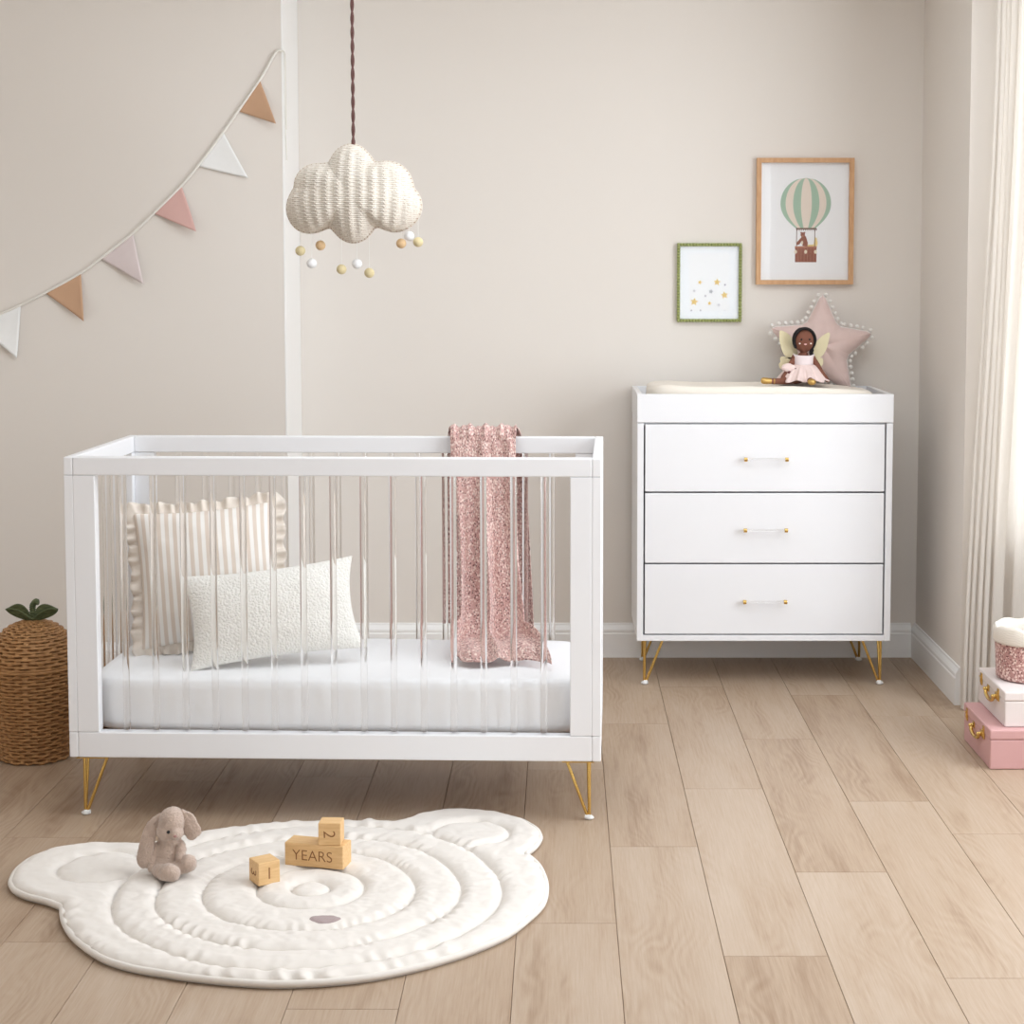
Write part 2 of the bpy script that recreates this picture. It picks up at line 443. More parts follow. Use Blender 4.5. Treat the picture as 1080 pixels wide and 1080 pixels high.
def stripe_mat():
    m = NT('striped_linen'); u, v, _ = m.sep(m.coord('UV'))
    s = m.math('SINE', m.math('MULTIPLY', u, 2*pi/.0222))
    k = m.math('MULTIPLY_ADD', s, 2.2, .5, clamp=True)
    th = m.math('MULTIPLY', m.math('SINE', m.math('MULTIPLY', u, 2600)), m.math('SINE', m.math('MULTIPLY', v, 2600)))
    m.base(m.mix(k, lin((240, 235, 229)), lin((219, 204, 190))), .9); m.b.inputs['Sheen Weight'].default_value = .15
    m.bump(th, .2, .001); return m.m
M_stripe = stripe_mat()
p = empty('striped_cushion', 'square beige and cream striped cushion with frilled edge, behind the white cushion in the crib', 'cushion', (-.990, 4.820, .572), (R(-17), R(-4), R(10)))
V, Fc, U = cushion_geo(0.396, .384, .18, seed=3, wr=.007); mesh('cushion_cover', V, Fc, M_stripe, p, uvs=U)
def ruffle(w, h, parent):
    V, Fc, U = [], [], []; n = 520; m = 5
    per = 2*(w+h); pts = []
    for k in range(n):
        d = per*k/n
        if d < w: q = (-w/2+d, -h/2, 0, -1)
        elif d < w+h: q = (w/2, -h/2+d-w, 1, 0)
        elif d < 2*w+h: q = (w/2-(d-w-h), h/2, 0, 1)
        else: q = (-w/2, h/2-(d-2*w-h), -1, 0)
        pts.append(q)
    for k, (x, z, nx, nz) in enumerate(pts):
        # blend the outward direction round the corners
        L = hypot(x/(w/2), z/(h/2)); cnr = sm(.86, 1, min(abs(x)/(w/2), abs(z)/(h/2)))
        dx, dz = nx+(1 if x > 0 else -1)*cnr*.4*(nx == 0), nz+(1 if z > 0 else -1)*cnr*.4*(nz == 0)
        ph = 2*pi*k/n*46 + 4*N.noise((k*.02, 0, 1))
        for j in range(m):
            t = j/(m-1); R0 = (.034+.004*sin(ph*.5))*t
            ex = .07*(1-(2*abs(z)/h)**2)*w/2*(nx != 0)*.9; ez = .07*(1-(2*abs(x)/w)**2)*h/2*(nz != 0)*.9
            V.append((x-nx*ex+dx*R0, (.012+.006*N.noise((k*.05, 3, 1)))*t*sin(ph)+.004*t*sin(ph*1.7), z-nz*ez+dz*R0)); U.append((x*0+k*.0008, t*.04))
    for k in range(n):
        for j in range(m-1):
            a, b = k*m+j, ((k+1) % n)*m+j; Fc.append((a, b, b+1, a+1))
    o = mesh('frill', V, Fc, fabric('frill_linen', (234, 223, 211), .05, 1600), parent)
    md = o.modifiers.new('cloth', 'SOLIDIFY'); md.thickness = .0015
    return o
lab(ruffle(.386, .374, p), 'gathered beige frill')
def boucle():
    m = NT('cream_boucle'); co = m.coord()
    v = m.n('ShaderNodeTexVoronoi'); v.inputs['Scale'].default_value = 150; m.l(co, v.inputs['Vector'])
    h = m.math('ADD', m.math('MULTIPLY', v.outputs['Distance'], -1), m.math('MULTIPLY', m.noise(co, 240, 2), .6))
    m.base(lin((242, 239, 232)), .95); m.b.inputs['Sheen Weight'].default_value = .3; m.bump(h, .7, .004); return m.m
V, Fc, U = cushion_geo(.466, .26, .12, seed=8, pinch=.10, puff=.6)
tag(mesh('boucle_cushion', V, Fc, boucle(), uvs=U), 'oblong white textured cushion leaning in front of the striped cushion', 'cushion')
o = bpy.data.objects['boucle_cushion']; o.location = (-.782, 4.640, .500); o.rotation_euler = (R(-24), R(-5), R(13))

# ---------------------------------------------------------------- blanket over the crib's back rail
def floral(name, base, spots, scale, uv='UV'):
    m = NT(name); co = m.coord(uv); col = lin(base); prev = m.mix(m.noise(co, 20, 2), tuple(k*.92 for k in col[:3])+(1,), col)
    for i, (c, sc, th, off) in enumerate(spots):
        v = m.n('ShaderNodeTexVoronoi'); v.inputs['Scale'].default_value = scale*sc; m.l(m.mapp(co, (1, 1, 1), (off, off*.7, off*.3)), v.inputs['Vector'])
        nz = m.math('MULTIPLY_ADD', m.noise(co, scale*5, 1), .3, -.15)
        k = m.math('LESS_THAN', m.math('ADD', v.outputs['Distance'], nz), th)
        prev = m.mix(k, prev, lin(c))
    m.base(prev, .92); m.b.inputs['Sheen Weight'].default_value = .2
    m.bump(m.noise(co, 700, 2), .25, .002); return m.m
M_floral = floral('pink_floral_muslin', (205, 164, 156), [((236, 214, 204), 1, .40, 0), ((104, 66, 68), 1.0, .29, 3.3), ((240, 228, 220), 1.3, .16, 7.1), ((150, 92, 92), 1.35, .2, 11.4)], 115)
def blanket():
    path = spline([(5.0431, 0.3700), (5.0372, 0.5674), (5.0333, 0.7634), (5.0254, 0.9104), (5.0058, 0.9643), (4.9764, 0.9721), (4.9451, 0.9623), (4.9235, 0.9006), (4.9078, 0.7634), (4.8882, 0.6164), (4.8559, 0.4890), (4.8020, 0.4126), (4.7334, 0.3871), (4.6550, 0.3812), (4.5962, 0.3743)], 9)
    n = len(path); m = 110; V, Fc, U = [], [], []
    L = 0; prev = path[0]
    for i, q in enumerate(path):
        t = i/(n-1); L += (q-prev).length; prev = q
        a, b = path[max(0, i-1)], path[min(n-1, i+1)]; tg = (b-a).normalized(); nr = Vector((tg[1], -tg[0]))
        if nr[0] > 0 and t > .3: nr = -nr
        s = max(0, (t-.46)/.54)
        for j in range(m):
            u = j/(m-1)*2-1
            if t < .34:      # part hanging outside the crib
                k = 1-t/.34; x = -.226 + .014*k + u*(.098+.030*k) + .006*sin(u*8+t*5)
                off = .008*(1+sin(u*9+1.2+t*2)); y = q[0]+off; z = q[1]-.05*max(0, k-.5)*(u+.4)
            elif t < .46:    # over the rail: soft parallel pleats
                x = -.224+u*.094; off = .0045*(1+sin(u*12+.8))+.003*(1+sin(u*27)); y = q[0]+nr[0]*off; z = q[1]+nr[1]*off
            else:            # hangs inside, folds fan out and pool on the mattress
                hw = .094-.008*sm(0, .4, s)+.020*sm(.6, .9, s); cx = -.224+.030*sm(0, .6, s)+.042*sm(.62, 1, s)
                w1 = u*(1-.18*sm(0, .6, s)) + .16*s*(1-u*u)
                f = (.5+.5*sin(w1*8.2+.9+1.1*s)) + .55*(.5+.5*sin(w1*15+2.2-1.6*s)) + .25*N.noise((u*4, s*5, 4))
                am = .007+.038*sm(.05, .5, s)-.034*sm(.68, .95, s)
                off = am*(f**1.3)*(.75+.25*sin(s*7+u*2)); off = max(off, .001)
                x = cx + u*hw + .009*sin(w1*8.2+2.4)*sm(.1, .5, s) - .02*sm(.2, .6, s)*sm(.3, -1, u)*(1-sm(.7, 1, s))*.4
                y = q[0]+nr[0]*off; z = q[1]+nr[1]*off
                pl = sm(.60, .82, s)
                if pl > 0:
                    roll = .016*abs(sin(3.3*u+s*4+.6))*sm(.55, .75, s) + .012*N.noise((u*2.4, s*5, 7))*pl
                    z += max(0, roll)*pl*(1-.75*sm(.9, 1, s)); x += .025*pl*u*(1-u*.3); y += (.035*sin(u*3.1+.4)-.02)*sm(.72, 1, s)
                    y -= .055*(u+.1)*sm(.66, 1, s)
                    z = max(z, MT+.0065)
            V.append((x, y, z)); U.append((u*.2, L))
    for i in range(n-1):
        for j in range(m-1):
            a = i*m+j; Fc.append((a, a+1, a+m+1, a+m))
    o = mesh('muslin_blanket', V, Fc, M_floral, uvs=U)
    md = o.modifiers.new('relax', 'SMOOTH'); md.iterations = 3; md.factor = .5
    md = o.modifiers.new('cloth', 'SOLIDIFY'); md.thickness = .003; md.offset = 1
    tag(o, 'pink floral blanket draped over the back rail of the crib', 'blanket')
blanket()

# ---------------------------------------------------------------- dresser
DX0, DX1, DY0, DY1 = .2585, 1.128, 5.862, 6.302
dr = empty('dresser', 'white three-drawer dresser with gold hairpin legs and changing tray top', 'dresser', ((DX0+DX1)/2, (DY0+DY1)/2, 0))
def build_dresser():
    w, d = (DX1-DX0)/2, (DY1-DY0)/2; zb = .158
    q = B()
    q.box(-w, -w+.022, -d, d, zb, .908, .0015).box(w-.022, w, -d, d, zb, .908, .0015)
    q.box(-w+.022, w-.022, -d, d, zb, zb+.020, .0015).box(-w+.022, w-.022, d-.012, d, zb+.02, .908, 0)
    q.box(-w+.022, w-.022, -d+.024, d-.012, .896, .908, 0)
    q.build('body', M_white, dr)
    t = B(); z0, z1 = .910, 1.007; k = .018
    t.box(-w-.001, w+.001, -d-.002, -d+k, z0, z1, .002).box(-w-.001, w+.001, d-k, d, z0, z1, .002)
    t.box(-w-.001, -w+k, -d+k, d-k, z0, z1, .002).box(w-k, w+.001, -d+k, d-k, z0, z1, .002).box(-w+k, w-k, -d+k, d-k, z0, z0+.014, 0)
    t.build('changing_tray', M_white, dr)
    zs = [(.6740, .9040, .7864), (.4285, .6685, .544), (.1825, .4230, .2977)]
    for i, (a, b, hz) in enumerate(zs):
        dw = B().box(-w+.0272, w-.0272, -d+.001, -d+.021, a, b, .0015).box(-w+.04, w-.04, -d+.021, d-.03, a+.01, b-.03, 0).build('drawer', M_white, dr)
        cx = .6953-(DX0+DX1)/2
        for s in (-1, 1):
            x = cx+s*.0695
            h = B().tube([(x, -d+.0005, hz), (x, -d-.026, hz)], .0032, 12)
            h.tube([(x-.0055, -d-.024, hz), (x+.0055, -d-.024, hz)], .0072, 18)
            lab(h.build('handle_post', M_gold, dw), 'gold handle post')
        lab(B().tube([(cx-.066, -d-.024, hz), (cx+.066, -d-.024, hz)], .0045, 16).build('handle_bar', M_acrylic, dw), 'clear acrylic handle bar')
    for s in (-1, 1):
        for t_ in (-1, 1):
            x, y = s*(w-.028), t_*(d-.026); x0 = x
            if t_ > 0: x0 = x-s*.01; y = d-.05
            q = B(); r = .0046
            q.tube([(x0, y, zb+.0005), (x0, y, .012)], r, 10).tube([(x0-s*.064, y-t_*.004, zb+.0005), (x0-s*.006, y, .010)], r, 10)
            q.tube([(x0-s*.004, y-t_*.03, zb+.0005), (x0, y, .012)], r, 10)
            lg = lab(q.build('hairpin_leg', M_gold, dr), 'gold hairpin leg')
            c = B().ell((x0-s*.001, y, .007), (.013, .010, .007), seg=14, rings=8).tube([(x0+s*.004, y, .014), (x0-s*.002, y, .008), (x0-s*.012, y, .012)], [.007, .009, .007], 10)
            lab(c.build('foot_cap', M_cap, lg), 'white plastic foot cap')
build_dresser()
# ---------------------------------------------------------------- changing mat
def chmat():
    def hf(x, y, z):
        t = sm(.96, 1.0, z)
        u = x/.37; e = abs(y+.05)/.145
        return t*(.008*sm(.55, .95, e) - .004*(1-e*e) + (.012*sm(-.5, -1, u) - .010*sm(.2, 1, u))*1.0 + .0015*N.noise((x*9, y*9, 0)))
    V, Fc, U = rounded_slab(-.375, .405, -.195, .09, .926, 1.026, .25, 0, 0, hf, 5)
    o = mesh('changing_mat', V, Fc, fabric('cream_cotton', (238, 229, 216), .03, 1500, .2))
    o.location = ((DX0+DX1)/2-.02, (DY0+DY1)/2, 0)
    tag(o, 'padded cream changing mat in the tray on top of the dresser', 'changing mat')
chmat()

# ---------------------------------------------------------------- star pillow
def star_pillow():
    p = empty('star_pillow', 'pale pink star-shaped pillow edged with white pom-poms, on the changing mat', 'cushion', (.934, 6.232, 1.150), (R(-9), R(3), 0))
    Ro, Ri = .203, .098; n = 500; m = 34
    def RR(a):
        k = ((a-pi/2)/(2*pi/5)) % 1.0; k = abs(k-.5)*2      # 1 at tip, 0 at notch
        # straight edge between notch and tip in polar form
        A = Vector((Ri, 0)); t = pi/5; Bp = Vector((Ro*cos(t), Ro*sin(t))); th = k*t
        dv = Bp-A; den = sin(th)*dv.x-cos(th)*dv.y
        s = (-A.x*sin(th))/den if abs(den) > 1e-9 else 0
        r = (A+dv*s).length
        return r*(1-.06*sm(.88, 1, k)) + .006*sm(.2, 0, k) - .012*sin(pi*k)**2*0
    V, Fc = [], []; idx = {}
    for s in (-1, 1):
        for i in range(m+1):
            f = sin(i/m*pi/2)
            for k in range(n):
                if s == 1 and i == m: idx[s, i, k] = idx[-1, i, k]; continue
                a = 2*pi*k/n; r = RR(a)*f; x, z = r*cos(a), r*sin(a)
                # distance to the rim drives the puff
                d = .062*(1-f*f)**.55*(.55+.45*Ri/RR(a)*1.0)
                kk = ((a-pi/2)/(2*pi/5)) % 1.0; kk = abs(kk-.5)*2
                wr = .0035*sin(r*95+3*N.noise((x*9, z*9, 1)))*sm(.35, .9, f)*sm(.5, 1, kk)*(1-f**6) + .003*N.noise((x*22, z*22, s*4))*(1-f**6)
                idx[s, i, k] = len(V); V.append((x, s*(d+wr), z))
    for s in (-1, 1):
        for i in range(m):
            for k in range(n):
                q = (idx[s, i, k], idx[s, i, (k+1) % n], idx[s, i+1, (k+1) % n], idx[s, i+1, k]); Fc.append(q if s == 1 else q[::-1])
    mesh('pillow_cover', V, Fc, fabric('pale_pink_velvet', (222, 196, 189), .08, 900, .1, .5), p)
    b = B(); b.tube([(RR(2*pi*k/n)*cos(2*pi*k/n), 0, RR(2*pi*k/n)*sin(2*pi*k/n)) for k in range(0, n, 2)], .0022, 6, closed=True)
    Mw = plain('white_yarn', (240, 236, 230), .95, .08, 400, .6, 900, .002)
    lab(b.build('trim_cord', Mw, p), 'white trim cord')
    # pom-poms spaced along the seam
    pts = []
    for k in range(n*4):
        a = 2*pi*k/(n*4); pts.append(Vector((RR(a)*cos(a), 0, RR(a)*sin(a))))
    acc = 0; proto = None
    for i in range(1, len(pts)):
        acc += (pts[i]-pts[i-1]).length
        if acc > .0225:
            acc = 0; t = (pts[i]-pts[i-1]).normalized(); nn = Vector((t.z, 0, -t.x))
            c = pts[i]+nn*.0105; rot = random.random()*6
            if proto is None:
                proto = B().ell((0, 0, 0), (.0076, .0076, .0076), seg=14, rings=10); 
                proto = lab(proto.build('pompom', Mw, p), 'small white pom-pom'); q = proto
            else: q = proto.copy(); COL.objects.link(q); q.parent = p
            q.location = c; q.rotation_euler = (rot, rot*.7, 0)
star_pillow()

# ---------------------------------------------------------------- fairy doll
def doll():
    p = empty('rag_doll', 'brown-skinned cloth doll in a pink dress with cream wings sitting on the changing mat', 'doll', (.852, 6.075, 1.0305))
    S = .4626e-3                                                        # working unit of the measured pose
    def w(x, y, z): return (x*S, y*S, z*S)
    sk = plain('brown_cloth_skin', (128, 80, 62), .85, .08, 200, .3, 1500, .001)
    b = B(); k = 1
    b.ell(w(0, -10, 322), (.0345, .031, .0405), (R(6), 0, R(0)))
    b.tube([w(0, 0, 285), w(0, 2, 240), w(-5, 6, 215)], [.014, .0125, .015], 14)
    b.tube(spline([w(-6, 6, 225), w(-6, 8, 180), w(-4, 8, 110), w(0, 6, 40), w(0, 4, 24)], 4), [.018]*2+[.026]*4+[.03]*5+[.033]*5+[.020], 16)
    b.tube(spline([w(-60, 4, 205), w(-88, -10, 165), w(-128, -40, 95), w(-178, -70, 35)], 4), [.013]*3+[.0105]*4+[.009]*4+[.008, .0055], 12)
    b.tube(spline([w(48, 4, 208), w(84, -14, 160), w(130, -40, 80), w(176, -62, 18)], 4), [.013]*3+[.011]*4+[.010]*4+[.009, .006], 12)
    b.tube(spline([w(-30, -10, 34), w(-90, -70, 30), w(-190, -90, 22), w(-262, -92, 21)], 4), [.016]*4+[.013]*4+[.0105]*4+[.0095], 12)
    b.tube(spline([w(28, -10, 34), w(30, -90, 32), w(26, -190, 26), w(24, -250, 24)], 4), [.016]*4+[.013]*4+[.0115]*4+[.010], 12)
    bo = fuse(b, 'body', sk, p, .0022, 5)
    # face
    for s in (-1, 1):
        lab(B().ell(w(s*31, -78, 336), (.0034, .0015, .0040), seg=12, rings=8).build('eye', plain('dark_thread', (34, 22, 20), .7), p), 'dark stitched eye')
        lab(B().ell(w(s*42, -70, 305), (.0032, .0014, .0028), seg=12, rings=8).build('cheek_dot', plain('white_thread', (246, 238, 232), .8), p), 'white stitched cheek dot')
    lab(B().tube(spline([w(-10, -76, 301), w(0, -79, 296), w(10, -76, 301)], 4), .0014, 8).ell(w(0, -77, 300), (.0045, .0016, .0022), seg=12, rings=8).build('mouth', plain('pale_pink_thread', (236, 190, 186), .8), p), 'pale pink mouth')
    lab(B().ell(w(0, -80, 318), (.0028, .0028, .0026), seg=10, rings=8).build('nose', sk, p), 'small stitched nose')
    # hair: strands laid over the skull, open at the face
    hm = plain('black_yarn_hair', (30, 24, 24), .9, .2, 300)
    h = B(); h.ell(w(0, 14, 330), (.0395, .030, .0425))
    for i in range(46):
        a = -1.35+2.7*i/45
        for z0 in (0,):
            q = []
            for t in range(9):
                tt = t/8; el = 1.25-tt*2.05*(.65+.35*abs(sin(a)))
                q.append((sin(a)*cos(el)*.0395, (14*S)-cos(a)*cos(el)*.030*(-1 if abs(a) < 99 else 1), 330*S+sin(el)*.0435))
            h.tube(q, .0026, 6)
    # fringe band framing the face
    q = [(cos(t)*.0365, -.014-.006*sin(t), 328*S+sin(t)*.0415) for t in [R(-40)+R(260)*k/36 for k in range(37)]]
    h.tube(q, .0055, 8); h.tube([(x*1.03, y+.007, z) for x, y, z in q], .0055, 8)
    for k in range(6): h.ell(w(54+4*sin(k*2), -18, 262-k*11), (.0075, .0070, .0065), seg=10, rings=8)
    h.ell(w(52, -18, 196), (.0095, .007, .006), seg=10, rings=8)
    lab(fuse(h, 'hair', hm, p, .0016, 2), 'black hair in a low side braid')
    # dress: bodice and gathered skirt
    pk = fabric('pale_pink_cotton', (240, 216, 210), .04, 1800, .2); wh = fabric('white_pink_bodice', (244, 230, 230), .03, 1800, .2)
    V, Fc = [], []; n = 96
    prof = [(.036, 222, .0), (.0345, 200, .0), (.034, 170, .0), (.033, 140, .0), (.0335, 122, 0)]
    for (r, z, a) in prof:
        for k in range(n):
            t = 2*pi*k/n; V.append((r*cos(t)-.001, r*.98*sin(t)+.002, z*S + .006*(abs(cos(t))**4)*(z > 210) - .004*(z > 210)))
    for i in range(len(prof)-1):
        for k in range(n): a, b2 = i*n+k, i*n+(k+1) % n; Fc.append((a, b2, b2+n, a+n))
    bo = mesh('bodice', V, Fc, wh, p); md = bo.modifiers.new('cloth', 'SOLIDIFY'); md.thickness = .0016
    lab(bo, 'pinkish white bodice')
    V, Fc = [], []; rows = 14
    for i in range(rows):
        t = i/(rows-1); z = 142*S-(142*S-.0055)*(t**1.15)
        rx = .0352+.053*t**.8; ry = .0355+.037*t**.9
        for k in range(n*2):
            a = 2*pi*k/(n*2); g = 1+(.07*sin(a*13+2*N.noise((cos(a)*2, sin(a)*2, 1)))+.03*sin(a*29))*sm(0, .6, t)
            fl = max(0, -sin(a))*t*.018
            V.append((rx*g*cos(a)-.004*t, ry*g*sin(a)+.003-fl, max(.0035, z+.004*t*sin(a*9)+max(0, -sin(a))*.006*t)))
    for i in range(rows-1):
        for k in range(n*2): a, b2 = i*n*2+k, i*n*2+(k+1) % (n*2); Fc.append((a, b2, b2+n*2, a+n*2))
    so = mesh('skirt', V, Fc, pk, p); md = so.modifiers.new('cloth', 'SOLIDIFY'); md.thickness = .0014
    lab(so, 'pale pink gathered skirt')
    # ruffled bow on the viewer's left of the skirt
    q = B()
    for (x, z, rx, rz, rt) in ((-138, 128, .020, .012, -.3), (-100, 118, .018, .013, .4), (-125, 108, .019, .010, .1)):
        q.ell(w(x, -62, z), (rx, .008, rz), (0, rt, 0), seg=16, rings=10)
    lab(q.build('bow', pk, p), 'pink ruffled bow')
    lab(B().ell(w(-118, -84, 88), (.007, .004, .0045), seg=12, rings=8).ell(w(-72, -82, 112), (.004, .003, .0045), seg=12, rings=8).build('bow_knot', plain('dark_rose_ribbon', (92, 40, 44), .7), p), 'dark rose bow knot')
    # felt wings
    felt = fabric('cream_felt', (236, 224, 186), .04, 900, .2)
    def wing(poly, name='wing'):
        pl = [(x*S, z*S) for x, z in [(q[0], q[1]) for q in spline([(a, b_, 0) for a, b_ in poly], 6)]]
        lab(B().prism(pl, .034, .038).build(name, felt, p), 'cream felt wing')
    wing([(-30, 165), (-80, 170), (-140, 215), (-172, 300), (-178, 380), (-164, 398), (-110, 372), (-70, 320), (-40, 240)])
    wing([(30, 170), (90, 172), (150, 205), (184, 262), (202, 340), (206, 372), (194, 382), (140, 350), (90, 290), (50, 220)])
    wing([(-40, 190), (-110, 195), (-155, 200), (-172, 180), (-166, 160), (-180, 140), (-172, 110), (-150, 100), (-110, 90), (-60, 120)])
    wing([(40, 190), (90, 180), (145, 190), (158, 165), (150, 130), (110, 95), (60, 120)])
    gs = metal('gold_cloth', (206, 170, 104), .45)
    lab(B().tube(spline([w(-258, -92, 22), w(-290, -94, 24), w(-322, -96, 26), w(-336, -96, 26)], 3), [.0105]*3+[.0115]*3+[.011, .0095, .009, .005], 12).build('shoe', gs, p), 'gold shoe')
    lab(B().ell(w(24, -262, 27), (.0150, .014, .0115), seg=16, rings=10).build('shoe', gs, p), 'gold shoe')
    lab(B().tube([w(-238, -91, 21), w(-232, -91, 21)], .0112, 14).build('anklet', gs, p), 'gold ankle band')
doll()

# ---------------------------------------------------------------- framed prints
def frame_rect(q, x0, x1, z0, z1, w, y0, y1):
    for pl in ([(x0, z0), (x1, z0), (x1-w, z0+w), (x0+w, z0+w)], [(x1, z0), (x1, z1), (x1-w, z1-w), (x1-w, z0+w)],
               [(x1, z1), (x0, z1), (x0+w, z1-w), (x1-w, z1-w)], [(x0, z1), (x0, z0), (x0+w, z0+w), (x0+w, z1-w)]):
        q.prism(pl, y0, y1)
    return q
def wood(name, a, b, sc=(4, 60, 60), rough=.5):
    m = NT(name); co = m.mapp(m.coord(), sc); nz = m.noise(co, 3, 4)
    m.base(m.ramp(nz, [(.3, lin(a)), (.7, lin(b))]), rough); m.bump(nz, .08, .001); return m.m
def circ(cx, cz, rx, rz, n=28, a0=0, a1=2*pi): return [(cx+rx*cos(a0+(a1-a0)*k/n), cz+rz*sin(a0+(a1-a0)*k/n)) for k in range(n)]
def balloon_print():
    cx, cz = .8833, 1.6035; wx, wz = .352, .4565
    p = empty('balloon_print', 'oak framed picture of a striped hot air balloon hanging above the star pillow', 'picture', (cx, WY, cz))
    x1, z1 = wx/2, wz/2
    frame_rect(B(), -x1, x1, -z1, z1, .0165, -.026, -.001).build('frame', wood('oak_frame_wood', (196, 148, 104), (214, 170, 126), (30, 30, 6)), p)
    ms = [plain('white_print_paper', (250, 250, 251), .6, .01), plain('sage_green_ink', (172, 200, 178), .7, .08, 60), plain('cream_ink', (240, 226, 212), .7, .04, 60),
          plain('brown_ink', (158, 96, 78), .7, .2, 120), plain('dark_brown_ink', (120, 84, 66), .7), plain('yellow_ink', (238, 214, 150), .7), plain('pale_ink', (240, 228, 206), .7), plain('light_brown_ink', (190, 132, 106), .7)]
    q = B(); q.box(-x1+.012, x1-.012, -.009, -.0012, -z1+.012, z1-.012, 0)
    U = .352/731                                                       # measured drawing unit
    def g(x, y): return ((x-430)*U, (528-y)*U)
    def poly(pts, mi, lay=1):
        q.mi = mi; q.prism([g(*t) for t in pts], -.009-.00022*lay, -.0089)
    # envelope: gores narrowing to the mouth
    def prof(y):
        if y < 393: return 190*sqrt(max(0, 1-((393-y)/192)**2))
        t = (y-393)/187; return 190*(1-t**2.1*.62)
    ys = [201+i*(579-201)/30 for i in range(31)]
    gores = [(-1, -.80, 1), (-.80, -.50, 2), (-.50, -.19, 1), (-.19, .24, 2), (.24, .54, 1), (.54, .82, 2), (.82, 1, 1)]
    for a, b, mi in gores:
        left = [(437+prof(y)*a, y) for y in ys]; right = [(437+prof(y)*b, y) for y in ys]
        poly(left+right[::-1], mi)
    poly([(365, 577), (520, 577), (520, 586), (365, 586)], 4, 2)
    for x in range(368, 520, 16): poly([(x, 584), (x+12, 584), (x+6, 600)], 4, 2)
    for x in (368, 505): poly([(x, 590), (x+5, 590), (x+5, 720), (x, 720)], 4, 2)
    q.mi = 3; poly([(360, 716), (522, 716), (522, 834), (360, 834)], 3)
    for x in (382, 404, 428, 452, 476, 500): poly([(x, 724), (x+3, 724), (x+3, 834), (x, 834)], 7, 2)
    poly([(358, 714), (524, 714), (524, 726), (358, 726)], 7, 2)
    for x in (364, 440, 514): poly(circ(x, 756, 11, 15, 16), 6, 3)
    # bear: body, head, ears, arm; small pale companion
    poly([(412, 640), (395, 660), (368, 690), (374, 706), (392, 700), (408, 676), (416, 712), (452, 716), (456, 690), (444, 650), (436, 636)], 3, 2)
    poly(circ(417, 628, 17, 19, 20), 3, 2); poly(circ(404, 612, 6, 6, 12), 3, 2); poly(circ(430, 612, 6, 6, 12), 3, 2)
    poly(circ(417, 638, 8, 7, 14), 7, 3); poly(circ(413, 688, 7, 16, 14), 6, 3)
    poly([(440, 704), (500, 700), (505, 664), (512, 648), (522, 652), (530, 690), (524, 716), (440, 718)], 5, 1)
    q.build('print', ms, p)
    lab(B().box(-x1+.0155, x1-.0155, -.016, -.0145, -z1+.0155, z1-.0155, 0).build('glass_pane', M_pane, p), 'clear picture glass')
balloon_print()
def star_pts(cx, cz, r, rot=0, k=.48): return [(cx+(r if i % 2 == 0 else r*k)*sin(rot+i*pi/5), cz+(r if i % 2 == 0 else r*k)*cos(rot+i*pi/5)) for i in range(10)]
def star_print():
    cx, cz = .5385, 1.382; wx, wz = .2385, .2885
    p = empty('star_print', 'green bobbin-framed picture of yellow and grey stars hanging above the dresser', 'picture', (cx, WY, cz))
    x1, z1 = wx/2, wz/2
    gm = plain('moss_green_lacquer', (160, 168, 104), .4, .12, 60)
    q = frame_rect(B(), -x1+.002, x1-.002, -z1+.002, z1-.002, .010, -.016, -.001)
    nx, nz = 21, 26
    for s in (-1, 1):
        for k in range(nx):
            x = -x1+.0065+(wx-.013)*k/(nx-1); q.ell((x, -.016, s*(z1-.0068)), (.0050, .0068, .0070), (0, 0, 0), 12, 8)
        for k in range(1, nz-1):
            z = -z1+.0065+(wz-.013)*k/(nz-1); q.ell((s*(x1-.0068), -.016, z), (.0070, .0068, .0050), (0, 0, 0), 12, 8)
    q.build('frame', gm, p)
    ms = [plain('white_mount_board', (246, 249, 253), .6, .01), plain('print_paper', (246, 247, 248), .6, .01), plain('yellow_star_ink', (232, 196, 92), .7, .06, 200), plain('grey_star_ink', (176, 178, 184), .7), plain('pale_grey_star_ink', (212, 212, 216), .7), plain('mauve_dot_ink', (140, 134, 150), .7)]
    q = B(); q.box(-x1+.009, x1-.009, -.006, -.001, -z1+.009, z1-.009, 0)
    U = .2385/735
    def g(x, y): return ((x-470)*U, (520-y)*U)
    q.mi = 1; a, b = g(247, 838), g(700, 187); q.box(a[0], b[0], -.0064, -.0055, a[1], b[1], 0)
    def st(x, y, r, mi, rot=0): q.mi = mi; c = g(x, y); q.prism(star_pts(c[0], c[1], r*U, rot), -.0068, -.006)
    for x, y, r, rot in ((365, 517, 27, .3), (558, 515, 42, .1), (642, 660, 44, -.15), (303, 735, 46, .15), (475, 752, 25, .2)): st(x, y, r, 2, rot)
    st(490, 620, 30, 3, .2); st(302, 612, 22, 4); st(578, 770, 24, 4, .3)
    for x, y, r in ((648, 545, 14), (428, 668, 12), (272, 832, 11), (375, 832, 10)): st(x, y, r, 5)
    st(645, 832, 9, 4)
    q.build('print', ms, p)
    lab(B().box(-x1+.0085, x1-.0085, -.0115, -.0102, -z1+.0085, z1-.0085, 0).build('glass_pane', M_pane, p), 'clear picture glass')
star_print()

